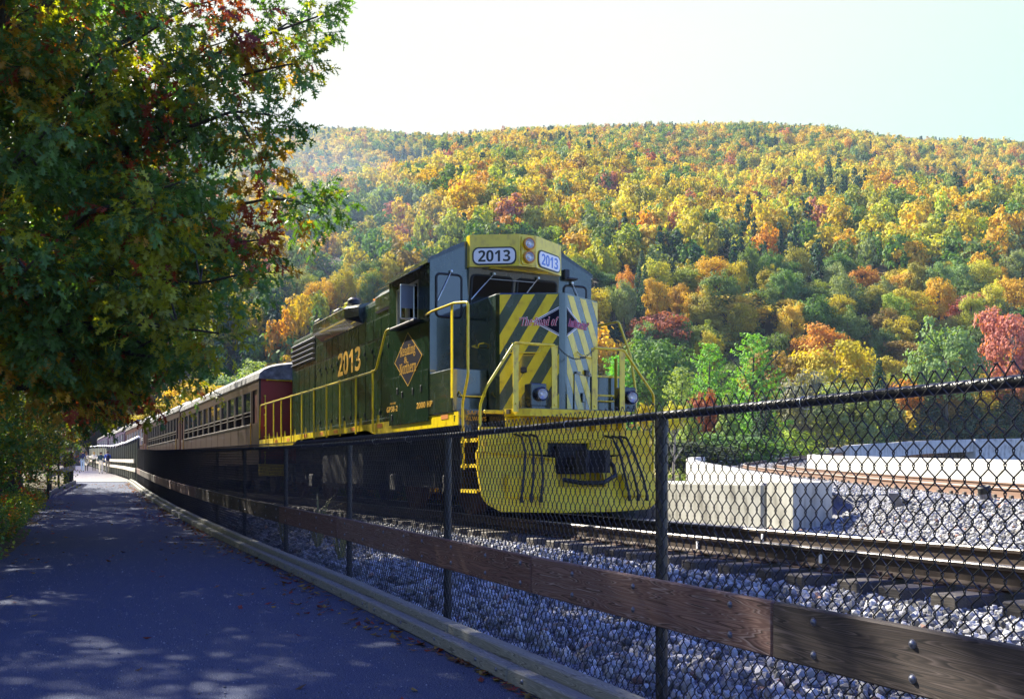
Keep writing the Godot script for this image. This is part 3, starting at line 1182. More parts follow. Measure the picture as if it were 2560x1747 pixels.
func crown_cone(sd: int, levels: int, leaf: float, open := 0.0) -> ArrayMesh:   # whorls of drooping (or, when open, rising) branches with needle sprays
	var r := RandomNumberGenerator.new()
	r.seed = sd
	var mb := Mb.new()
	for l in levels:
		var h := float(l) / levels
		var rad := pow(1.0 - h, 0.8 if open == 0.0 else 0.55) * (1.0 if open == 0.0 else r.randf_range(0.65, 1.05)) + 0.04
		if h < 0.12:
			rad *= 0.8
		var n := 7 if open == 0.0 else 6
		var turn := r.randf() * TAU
		for b in n:
			var a := turn + TAU * b / n + r.randf_range(-0.3, 0.3)
			var len := rad * r.randf_range(0.7, 1.1)
			var dirv := Vector3(cos(a), 0, sin(a))
			var tone := r.randf_range(0.75, 1.2)
			var m := int(len / leaf * (3.2 if leaf > 0.08 else 3.8)) + 3
			for q in m:
				var u := sqrt(r.randf())
				var side := Vector3(-dirv.z, 0, dirv.x) * r.randf_range(-1, 1) * (0.32 * len * (1.1 - u) + 0.04)
				var drop := -0.3 * u * u * len if open == 0.0 else 0.35 * u * len
				var p := dirv * len * u + side + Vector3(0, h * 2.0 + drop + r.randf_range(-0.03, 0.03), 0)
				var nn := (Vector3.UP + dirv * 0.6 + Vector3(r.randf_range(-1, 1), r.randf_range(-1, 1), r.randf_range(-1, 1)) * 0.7).normalized()
				var f := tone * r.randf_range(0.8, 1.2)
				mb.col = Color(f, f, f)
				leaf_quad(mb, p, nn, leaf * r.randf_range(0.7, 1.2), r)
	return mb.mesh()

func trunk_mesh(sd: int) -> ArrayMesh:   # 1 high, limbs reaching into the crown
	var r := RandomNumberGenerator.new()
	r.seed = sd
	var mb := Mb.new()
	mb.tube(PackedVector3Array([Vector3(0, -0.05, 0), Vector3(0.01, 0.3, 0.01), Vector3(-0.01, 0.62, 0), Vector3(0, 0.92, 0.02)]), 0.024, 7, 0.006)
	for k in 7:
		var h := r.randf_range(0.3, 0.7)
		var a := r.randf() * TAU
		var e := Vector3(cos(a) * 0.26, h + r.randf_range(0.16, 0.26), sin(a) * 0.26)
		mb.tube(PackedVector3Array([Vector3(0, h, 0), Vector3(cos(a) * 0.1, h + 0.1, sin(a) * 0.1), e]), 0.01, 5, 0.003)
	return mb.mesh()

func tree(called: String, label: String, category: String, at: Vector3, high: float, wide: float, kind: String, hue: String, group := "", r: RandomNumberGenerator = rng, near := false) -> Node3D:
	var o := thing(called, label, category, at, r.randf() * TAU, group)
	var tr := place(crowns["trunk"][r.randi() % 3], "trunk", M["bark"] if kind != "maple" else M["bark_pale"], o)
	tr.scale = Vector3(high * 0.8, high * 0.94, high * 0.8)
	var set: Array = crowns[("near_" if near else "") + ("broad" if kind in ["oak", "maple"] else "cone" if kind == "spruce" else "pine")]
	var m: StandardMaterial3D = tint[hue][r.randi() % 2]
	var c := place(set[r.randi() % set.size()], "crown", m, o)
	var low := high * (0.1 if kind in ["spruce", "pine"] else 0.16)
	c.position.y = low
	c.scale = Vector3(wide * 0.5, (high - low) * 0.5, wide * 0.5)
	return o

func forest() -> void:
	crowns = {"broad": [], "cone": [], "pine": [], "near_broad": [], "near_cone": [], "near_pine": [], "trunk": []}
	for k in 5:
		crowns["broad"].append(crown_broad(100 + k, 46, 15, 0.17))
	for k in 2:
		crowns["cone"].append(crown_cone(120 + k, 10, 0.2))
		crowns["pine"].append(crown_cone(130 + k, 9, 0.2, 1.0))
	for k in 4:
		crowns["near_broad"].append(crown_broad(140 + k, 100, 68, 0.062, 0.45))
	for k in 2:
		crowns["near_cone"].append(crown_cone(150 + k, 24, 0.06))
	for k in 3:
		crowns["near_pine"].append(crown_cone(160 + k, 19, 0.05, 1.0))
	for k in 3:
		crowns["trunk"].append(trunk_mesh(170 + k))
	for h in HUE:
		tint[h] = []
		for k in 2:
			var m := leafy("foliage_%s_%d" % [h, k], 0.9, 0.8)
			var cc: Color = HUE[h]
			m.albedo_color = Color(cc.r * (1.1 if k else 0.9), cc.g * (0.98 if k else 1.04), cc.b).linear_to_srgb()
			tint[h].append(m)
	var r := RandomNumberGenerator.new()
	r.seed = 77
	var list := []
	var zc := 127.0
	while zc < 660.0:
		var gap := 4.3 + zc * 0.0026
		var half := zc * 0.62 + 14.0
		var xc := -half
		while xc < half:
			var px := xc + r.randf_range(-0.48, 0.48) * gap
			var pz := zc + r.randf_range(-0.48, 0.48) * gap
			xc += gap
			var p := from_depth(px, pz)
			if p.x < 10.0 and p.y < 130.0:
				continue
			var con := relief.get_noise_2d(px * 2.3 + 400.0, pz * 1.6) + (0.3 if pz > 540.0 else 0.0) + (0.1 if pz > 380.0 and px < 10.0 else -0.06)
			var kind := "broad"
			var hue := ""
			if r.randf() < clampf((con - 0.23) * 2.6, 0.015, 0.55):
				kind = "cone" if r.randf() < 0.6 else "pine"
				hue = "deep"
			else:
				var mix := relief.get_noise_2d(px * 1.4 - 900.0, pz * 1.1) * 0.35 + r.randf()
				var roll := r.randf()
				if roll < 0.03:
					hue = "red" if r.randf() < 0.6 else "pink"
				elif roll < 0.075:
					hue = "orange"
				elif roll < 0.105:
					hue = "brown"
				elif mix < 0.22:
					hue = "green"
				elif mix < 0.36:
					hue = "silver" if r.randf() < 0.35 else "olive"
				elif mix < 0.52:
					hue = "lime" if r.randf() < 0.4 else "olive"
				elif mix < 0.84:
					hue = "gold"
				else:
					hue = "yellow"
			var high := r.randf_range(7.0, 11.5) if kind != "cone" else r.randf_range(8.0, 12.5)
			var wide := r.randf_range(4.4, 7.6) if kind == "broad" else r.randf_range(3.4, 5.0)
			list.append([px, pz, kind, hue, high, wide])
		zc += gap
	# those that show largest stand as trees of their own
	var own := 0
	var mine := []
	var at := {}
	var cols := {}
	for e in list:
		var px: float = e[0]
		var pz: float = e[1]
		var p := from_depth(px, pz)
		var y := hill_y(px, pz)
		var sx := px / pz * 980.0
		var up := (y + float(e[4]) - 1.23) / pz * 980.0
		var seen := pz < 215.0 and sx > 95.0 and sx < 520.0 or pz < 250.0 and sx > -240.0 and sx <= 95.0 and up > 190.0
		if seen and own < 285:
			own += 1
			mine.append([e, sx, up, y])
			continue
		var set: Array = crowns[e[2]]
		var k := "%s%d" % [e[2], r.randi() % set.size()]
		if not at.has(k):
			var fresh: Array[Transform3D] = []
			at[k] = fresh
			cols[k] = PackedColorArray()
		var low: float = e[4] * 0.12
		at[k].append(Transform3D(Basis(Vector3.UP, r.randf() * TAU).scaled(Vector3(e[5] * 0.5, (e[4] - low) * 0.5, e[5] * 0.5)), Vector3(p.x, y + low, -p.y)))
		var cc: Color = HUE[e[3]]
		var v := r.randf_range(0.8, 1.2)
		cols[k].append(Color(cc.r * v * r.randf_range(0.92, 1.08), cc.g * v, cc.b * v))
	single_trees(mine, r)
	var f := tag(Node3D.new(), "unbroken forest of autumn trees covering the hill up to its ridge", "forest", "", "stuff") as Node3D
	f.name = "hill_forest"
	add_child(f)
	for k in at:
		var set: Array = crowns[k.left(-1)]
		many(set[int(k.right(1))], "crowns", M["far_leaf"], at[k], cols[k], f)
	# undergrowth along the foot of the woods
	var sa: Array[Transform3D] = []
	var sc := PackedColorArray()
	for k in 900:
		var pz := r.randf_range(118.0, 150.0)
		var px := r.randf_range(-70.0, 88.0)
		var p := from_depth(px, pz)
		if p.x < 12.0:
			continue
		var hh := r.randf_range(1.5, 4.5)
		sa.append(Transform3D(Basis(Vector3.UP, r.randf() * TAU).scaled(Vector3(hh * 0.6, hh * 0.5, hh * 0.6)), Vector3(p.x, hill_y(px, pz) - 0.3, -p.y)))
		var cc: Color = HUE[["olive", "green", "deepleaf", "brown", "deep", "gold"][r.randi() % 6]]
		sc.append(cc)
	tag(many(crowns["broad"][1], "undergrowth", M["far_leaf"], sa, sc), "dense mixed undergrowth along the foot of the wooded hill", "undergrowth")

func single_trees(mine: Array, r: RandomNumberGenerator) -> void:
	var words := {"gold": "golden", "yellow": "yellow", "lime": "yellow green", "olive": "olive", "green": "green", "silver": "gray green", "orange": "orange", "brown": "russet", "red": "crimson", "pink": "salmon pink", "deep": "dark"}
	var ends := [-185.0, -120.0, -60.0, 0.0, 60.0, 115.0, 165.0, 230.0, 285.0, 345.0, 405.0, 460.0, 600.0]
	var spots := ["above the far coaches", "above the nearest coach", "above the long hood", "left of the cab roof", "behind the cab roof", "right of the cab", "above the handrail", "above the white pines", "above the russet oak", "above the golden maple", "above the gray green oak", "above the salmon maple", "at the right edge"]
	var bins := {}
	for m in mine:
		var e: Array = m[0]
		var k := 0
		while k < ends.size() - 1 and m[1] > ends[k]:
			k += 1
		var tier: String = ["at the hill foot", "low on the hill", "higher on the hill"][0 if m[2] < 95.0 else 1 if m[2] < 165.0 else 2]
		var what: String = "tree" if e[2] == "broad" else "conifer"
		var key := "%s %s %s %s" % [words[e[3]], "hillside " + what, tier, spots[k]]
		if not bins.has(key):
			bins[key] = []
		bins[key].append(m)
	var rank := ["leftmost", "second from left", "third from left", "fourth from left", "fifth from left", "sixth from left", "seventh from left", "eighth from left", "ninth from left", "tenth from left", "eleventh from left", "twelfth from left", "thirteenth from left", "fourteenth from left", "fifteenth from left", "sixteenth from left", "seventeenth from left", "rightmost"]
	for key in bins:
		var l: Array = bins[key]
		l.sort_custom(func(p, q): return p[1] < q[1])
		for i in l.size():
			var e: Array = l[i][0]
			var p := from_depth(e[0], e[1])
			var what: String = "tree" if e[2] == "broad" else "conifer"
			var label: String = key if l.size() == 1 else key + ", " + rank[mini(i, 17)]
			tree("hillside_" + what, label, what, Vector3(p.x, l[i][3], -p.y), e[4], e[5], "oak" if e[2] == "broad" else "spruce" if e[2] == "cone" else "pine", e[3], "trees on the lower hillside", r, e[1] < 165.0)

func tree_line() -> void:
	var rows := [
	["white_pine", "tallest bright green white pine right of the locomotive nose", "pine tree", 60.5, 72.9, 14.4, 9.5, "pine", "pine"],
	["white_pine", "feathery bright green pine just left of the tallest white pine", "pine tree", 55.6, 73.1, 13.2, 8.0, "pine", "pine"],
	["white_pine", "pale green pine with airy crown above the small crimson shrub", "pine tree", 47.3, 66.0, 9.9, 6.0, "pine", "pinepale"],
	["white_pine", "soft green pine half hidden by the right ditch light and handrail", "pine tree", 52.1, 83.6, 13.1, 8.0, "pine", "pine"],
	["oak_tree", "dark green oak with lit left edge behind the right handrail", "oak tree", 63.8, 93.6, 18.1, 11.0, "oak", "green"],
	["red_maple", "crimson maple crown above the dark green oak beside the cab", "maple tree", 81.3, 118.4, 25.2, 11.0, "maple", "red"],
	["golden_maple", "broad deep golden maple in the middle of the wood edge", "maple tree", 82.0, 84.7, 17.5, 11.0, "maple", "gold"],
	["orange_maple", "bright orange topped maple behind the deep golden maple", "maple tree", 98.2, 103.6, 23.1, 9.0, "maple", "orange"],
	["yellow_birch", "tall loose yellow tree with visible limbs above the white pines", "birch tree", 95.9, 120.2, 28.8, 14.0, "maple", "yellow"],
	["yellow_birch", "loose yellow tree behind and right of the tall limbed yellow one", "birch tree", 103.6, 118.7, 28.5, 11.0, "maple", "yellow"],
	["oak_tree", "gray green oak with silvery leaves above the fence right half", "oak tree", 100.3, 84.8, 20.9, 10.0, "oak", "silver"],
	["spruce_tree", "small dark cone shaped spruce right of the deep golden maple", "spruce tree", 73.4, 70.0, 12.5, 5.0, "spruce", "deep"],
	["oak_tree", "low pale green round tree below the deep golden maple", "oak tree", 65.9, 65.9, 10.4, 8.0, "oak", "silver"],
	["pink_maple", "tall salmon pink maple at the right edge of the view", "maple tree", 109.3, 82.6, 23.7, 10.0, "maple", "pink"],
	["pink_maple", "faded pink tree left of the tall salmon maple", "maple tree", 128.7, 104.4, 29.2, 10.0, "maple", "pink"],
	["yellow_maple", "big yellow green maple high on the right edge", "maple tree", 163.2, 126.5, 40.4, 17.0, "maple", "lime"],
	["brown_oak", "russet brown oak right of the tallest white pine", "oak tree", 78.8, 90.7, 17.2, 10.0, "maple", "brown"],
	["bare_tree", "grayish half bare tree beside the russet brown oak", "tree", 73.1, 80.2, 13.2, 7.0, "maple", "bare"],
	["red_shrub", "small crimson shrub in front of the pale green pine", "shrub", 42.7, 57.1, 7.9, 3.0, "maple", "red"],
	["yellow_shrub", "small yellow leaved sapling just left of the near fence post", "shrub", 23.4, 35.3, 4.5, 0.9, "maple", "gold"],
	["yellow_shrub", "bright yellow sapling whose top shows above the near fence post", "shrub", 25.7, 36.4, 4.6, 1.3, "maple", "yellow"],
	["cedar_tree", "slim gray green cedar right behind the near fence post", "cedar tree", 37.1, 50.9, 5.8, 4.0, "spruce", "pinepale"],
	["cedar_tree", "slim green cedar below the feathery pine, middle of a row", "cedar tree", 43.1, 54.7, 7.0, 4.5, "spruce", "pinepale"],
	["cedar_tree", "dark green cedar under the tallest white pine", "cedar tree", 49.4, 58.3, 7.2, 5.0, "spruce", "deep"],
	["green_shrub", "yellow green bush at the left end of the meadow", "shrub", 57.9, 65.3, 5.6, 6.0, "oak", "lime"],
	["green_shrub", "dull green thicket behind the left end of the concrete parapet", "shrub", 42.6, 52.7, 4.4, 8.0, "oak", "green"],
	["green_shrub", "dark thicket between near fence post and concrete parapet", "shrub", 33.4, 46.0, 3.4, 8.0, "oak", "deepleaf"],
	["hemlock_tree", "dark hemlock at meadow edge under the low pale green tree", "hemlock tree", 80.0, 85.7, 10.6, 8.0, "spruce", "deep"],
	["hemlock_tree", "dark hemlock at meadow edge under the small cone spruce", "hemlock tree", 88.3, 88.3, 10.5, 8.0, "spruce", "deep"],
	["hemlock_tree", "dark hemlock left of the orange brown trees along the meadow", "hemlock tree", 93.7, 88.0, 10.8, 8.0, "spruce", "deep"],
	["hemlock_tree", "dark hemlock at meadow edge below the gray green oak", "hemlock tree", 99.1, 86.4, 11.0, 9.0, "spruce", "deep"],
	["hemlock_tree", "dark hemlock right of the gray green oak along the meadow", "hemlock tree", 104.4, 85.0, 10.8, 8.0, "spruce", "deep"],
	["hemlock_tree", "dark hemlock at the right edge of the meadow", "hemlock tree", 108.8, 82.9, 11.2, 9.0, "spruce", "deep"],
	["understory_tree", "green brown undergrowth tree left of the meadow's first hemlock", "tree", 74.5, 83.9, 9.5, 8.0, "oak", "olive"],
	["orange_tree", "low orange tree right of the small dark spruce", "tree", 99.1, 89.8, 14.2, 9.0, "maple", "orange"],
	["orange_tree", "low tawny tree beneath the gray green oak", "tree", 103.4, 88.8, 13.6, 9.0, "maple", "brown"],
	["orange_tree", "low gold orange tree right of the gray green oak", "tree", 108.6, 87.4, 15.4, 10.0, "maple", "gold"],
	["orange_tree", "low orange tree under the tall salmon pink maple", "tree", 113.4, 85.1, 15.4, 9.0, "maple", "orange"],
	["brown_tree", "reddish brown loose tree left of the gray green oak", "tree", 111.9, 101.4, 20.6, 10.0, "maple", "brown"],
	["red_tree", "small red tree right of the small dark spruce", "tree", 99.3, 98.6, 18.5, 6.0, "maple", "red"],
	["green_tree", "fresh green tree seen above the roof of the nearest coach", "tree", 21.2, 106.4, 13.3, 11.0, "pine", "pinepale"],
	["gold_tree", "golden tree seen above the second coach roof", "tree", 17.7, 122.6, 13.2, 10.0, "maple", "yellow"],
	["gold_tree", "orange gold tree above the third coach", "tree", 14.1, 126.5, 10.4, 10.0, "maple", "gold"],
	["green_tree", "gray green tree between nearest coach roof and oak branches", "tree", 22.0, 128.2, 14.7, 9.0, "oak", "silver"],
	["gold_tree", "yellow tree over the farthest coaches, beyond the path", "tree", 10.6, 137.1, 10.2, 10.0, "maple", "yellow"],
	]
	var r := RandomNumberGenerator.new()
	r.seed = 9
	for e in rows:
		var y := ground(e[3], e[4], false)
		var o := tree(e[0], e[1], e[2], Vector3(e[3], y - 0.1, -e[4]), maxf(1.2, e[5] - y), e[6], e[7], e[8], "", r, true)
		if "sapling" in e[1]:
			var high: float = e[5] - y
			var c: Node3D = o.get_node("crown")
			c.position.y = high * 0.6
			c.scale.y = high * 0.2


# ---------------------------------------------------------------- roadside trees with real leaves
func oak_spray(sd: int) -> ArrayMesh:   # a twig with lobed leaves
	var r := RandomNumberGenerator.new()
	r.seed = sd
	var half := [Vector2(0.0, 0.0), Vector2(0.05, 0.12), Vector2(0.26, 0.2), Vector2(0.1, 0.3), Vector2(0.12, 0.38), Vector2(0.4, 0.52), Vector2(0.12, 0.55), Vector2(0.12, 0.64), Vector2(0.3, 0.82), Vector2(0.08, 0.8), Vector2(0.0, 1.0)]
	var outline := PackedVector2Array()
	for p in half:
		outline.append(p)
	for i in range(half.size() - 2, 0, -1):
		outline.append(Vector2(-half[i].x, half[i].y))
	var idx := Geometry2D.triangulate_polygon(outline)
	var mb := Mb.new()
	for k in 8:
		var at := Vector3(0, 0, 0).lerp(Vector3(0, 0.02, 0.26), k / 7.0)
		var a := k * 2.4 + r.randf_range(-0.5, 0.5)
		var dirv := Vector3(cos(a) * 0.8, sin(a) * 0.45 - 0.25, 0.35 + r.randf() * 0.5).normalized()
		var nn := (Vector3.UP * 0.9 + Vector3(r.randf_range(-1, 1), r.randf_range(-0.3, 0.5), r.randf_range(-1, 1)) * 0.8).normalized()
		var s := dirv.cross(nn).normalized()
		nn = s.cross(dirv)
		var size := r.randf_range(0.1, 0.155)
		var f := r.randf_range(0.8, 1.2)
		mb.col = Color(f, f, f)
		for i in range(0, idx.size(), 3):
			var q: Array[Vector3] = []
			for j in 3:
				var o := outline[idx[i + j]]
				q.append(at + (dirv * o.y + s * o.x) * size + nn * size * (absf(o.x) * 0.25 - o.y * o.y * 0.18))
			mb.tri(q[0], q[1], q[2])
	mb.col = Color(0.5, 0.35, 0.3)
	mb.tube(PackedVector3Array([Vector3(0, -0.02, -0.12), Vector3(0, 0, 0.05), Vector3(0, 0.02, 0.26)]), 0.004, 3, 0.0015, false)
	return mb.mesh()

func bush_spray(sd: int) -> ArrayMesh:
	var r := RandomNumberGenerator.new()
	r.seed = sd
	var mb := Mb.new()
	for k in 12:
		var at := Vector3(0, 0, 0.03 * k)
		var a := k * 2.4
		var dirv := Vector3(cos(a), sin(a) * 0.5, r.randf_range(0.1, 0.6)).normalized()
		var nn := (Vector3.UP + Vector3(r.randf_range(-1, 1), 0, r.randf_range(-1, 1)) * 0.7).normalized()
		var s := dirv.cross(nn).normalized()
		var z := r.randf_range(0.045, 0.075)
		var f := r.randf_range(0.75, 1.25)
		mb.col = Color(f, f, f * 0.9)
		var p0 := at
		var p1 := at + (dirv * 0.5 + s * 0.3) * z
		var p2 := at + dirv * z - Vector3.UP * z * 0.15
		var p3 := at + (dirv * 0.5 - s * 0.3) * z
		mb.tri(p0, p1, p2)
		mb.tri(p0, p2, p3)
	mb.col = Color(0.5, 0.4, 0.35)
	mb.tube(PackedVector3Array([Vector3(0, 0, -0.1), Vector3(0, 0.0, 0.36)]), 0.003, 3, 0.001, false)
	return mb.mesh()

var sprays: Array[ArrayMesh] = []
var bush_sprays: Array[ArrayMesh] = []

func leaf_hue(r: RandomNumberGenerator, mood: float) -> Color:   # mood 0 green .. 1 red and gold
	var k := r.randf()
	var v := r.randf_range(0.75, 1.25)
	if k < mood * 0.22:
		return Color(0.4 * v, 0.07 * v, 0.03 * v)
	if k < mood * 0.5:
		return Color(0.5 * v, 0.28 * v, 0.025 * v)
	if k < mood * 0.5 + 0.28:
		return Color(0.36 * v, 0.38 * v, 0.03 * v)
	return Color(0.115 * v, 0.24 * v, 0.065 * v)

func blob(at: Array[Transform3D], cols: PackedColorArray, c: Vector3, rad: Vector3, n: int, mood: float, r: RandomNumberGenerator, size := 1.0) -> void:
	var main := leaf_hue(r, mood)
	for k in n:
		var d := Vector3(r.randfn(), r.randfn() * 0.8, r.randfn()).normalized()
		var q := pow(r.randf(), 0.45)
		var p := c + d * rad * q
		var out := (d + Vector3(0, -0.15, 0) + Vector3(r.randf_range(-1, 1), r.randf_range(-0.6, 0.6), r.randf_range(-1, 1)) * 0.8).normalized()
		var xx := Vector3.UP.cross(out)
		xx = xx.normalized() if xx.length() > 0.05 else Vector3.RIGHT
		var b := Basis(xx, out.cross(xx), out).rotated(out, r.randf_range(-0.7, 0.7)).scaled(Vector3.ONE * size * r.randf_range(0.8, 1.3))
		at.append(Transform3D(b, p))
		var v := r.randf_range(0.75, 1.25)
		cols.append(Color(main.r * v, main.g * v, main.b * v) if r.randf() < 0.72 else leaf_hue(r, mood))

func big_tree(called: String, label: String, foot: Vector3, tips: Array, stem_r: float, lean: Vector3, size: float, dense: float, sd: int) -> void:   # tips: [end point, fork height, leaf mood]
	var r := RandomNumberGenerator.new()
	r.seed = sd
	var o := thing(called, label, "oak tree" if "oak" in called else "tree", foot)
	var top := lean
	var stem := PackedVector3Array([Vector3(0, -0.3, 0), Vector3(0, 0.4, 0), top * 0.3 + Vector3(0.1, 0, 0), top * 0.65 + Vector3(-0.08, 0, 0.1), top])
	var mb := Mb.new()
	mb.tube(stem, stem_r, 12, stem_r * 0.35)
	mb.lathe([Vector2(stem_r * 1.7, -0.2), Vector2(stem_r * 1.25, 0.12), Vector2(stem_r * 0.95, 0.6)], 12)
	put(mb, "trunk", M["bark"], o)
	var at: Array[Transform3D] = []
	var cols := PackedColorArray()
	for e in tips:
		var tip: Vector3 = e[0] - foot
		if sd == 1 and e[0].x > 2.0:
			tip.x -= 0.4
		var u: float = e[1]
		var a := top * u
		var mid := a.lerp(tip, 0.5) + Vector3(r.randf_range(-0.3, 0.3), 0.35 + r.randf() * 0.4, r.randf_range(-0.3, 0.3))
		var limb := PackedVector3Array()
		for k in 9:
			var w := k / 8.0
			limb.append(a * (1 - w) * (1 - w) + mid * 2.0 * w * (1 - w) + tip * w * w + Vector3(r.randf_range(-0.06, 0.06), r.randf_range(-0.06, 0.06), r.randf_range(-0.06, 0.06)) * (1.0 if k > 0 else 0.0))
		mb = Mb.new()
		mb.tube(limb, stem_r * 0.36, 7, 0.012)
		var span := a.distance_to(tip)
		var n := int(clampf(span * 1.6, 4, 15))
		for k in n:
			var w := lerpf(0.28, 1.0, (k + 0.5) / n)
			var base := limb[int(w * 8.0)]
			var d := Vector3(r.randfn(), r.randfn() * 0.45 + 0.05, r.randfn()).normalized()
			var reach := r.randf_range(0.5, 1.5) * lerpf(1.25, 0.6, w) * size
			var end := base + d * reach
			mb.tube(PackedVector3Array([base, base.lerp(end, 0.5) + Vector3(0, 0.08, 0), end]), 0.022, 5, 0.006, false)
			var rad := Vector3(0.62, 0.4, 0.62) * r.randf_range(0.75, 1.25) * size
			blob(at, cols, end - Vector3(0, 0.08, 0), rad, int(62 * dense), clampf(float(e[2]) + r.randf_range(-0.2, 0.2), 0.0, 1.0), r)
		blob(at, cols, tip - Vector3(0, 0.05, 0), Vector3(0.4, 0.3, 0.4) * size, int(40 * dense), float(e[2]), r)
		put(mb, "limb", M["bark"], o)
	var half: Array[Transform3D] = []
	var hc := PackedColorArray()
	var other: Array[Transform3D] = []
	var oc := PackedColorArray()
	for k in at.size():
		if k % 2:
			half.append(at[k])
			hc.append(cols[k])
		else:
			other.append(at[k])
			oc.append(cols[k])
	many(sprays[sd % 3], "leaves", M["leaf"], half, hc, o)
	many(sprays[(sd + 1) % 3], "leaves", M["leaf"], other, oc, o)

func shrub(label: String, foot: Vector3, wide: float, high: float, mood: float, n: int, sd: int, oak := false) -> void:
	var r := RandomNumberGenerator.new()
	r.seed = sd
	var o := thing("shrub", label, "shrub", foot)
	var mb := Mb.new()
	var at: Array[Transform3D] = []
	var cols := PackedColorArray()
	for k in 9:
		var a := r.randf() * TAU
		var q := sqrt(r.randf())
		var end := Vector3(cos(a) * wide * 0.5 * q, high * r.randf_range(0.35, 0.95) * (1.15 - 0.4 * q), sin(a) * wide * 0.5 * q)
		mb.tube(PackedVector3Array([Vector3(cos(a) * 0.1, -0.1, sin(a) * 0.1), end * 0.5 + Vector3(0, high * 0.1, 0), end]), 0.025, 5, 0.008, false)
		blob(at, cols, end, Vector3(wide * 0.27, high * 0.22, wide * 0.27), int(n / 9.0), clampf(mood + r.randf_range(-0.2, 0.2), 0, 1), r, 1.0 if not oak else 1.1)
	put(mb, "stem", M["bark"], o)
	many(sprays[sd % 3] if oak else bush_sprays[sd % 2], "leaves", M["leaf"], at, cols, o)

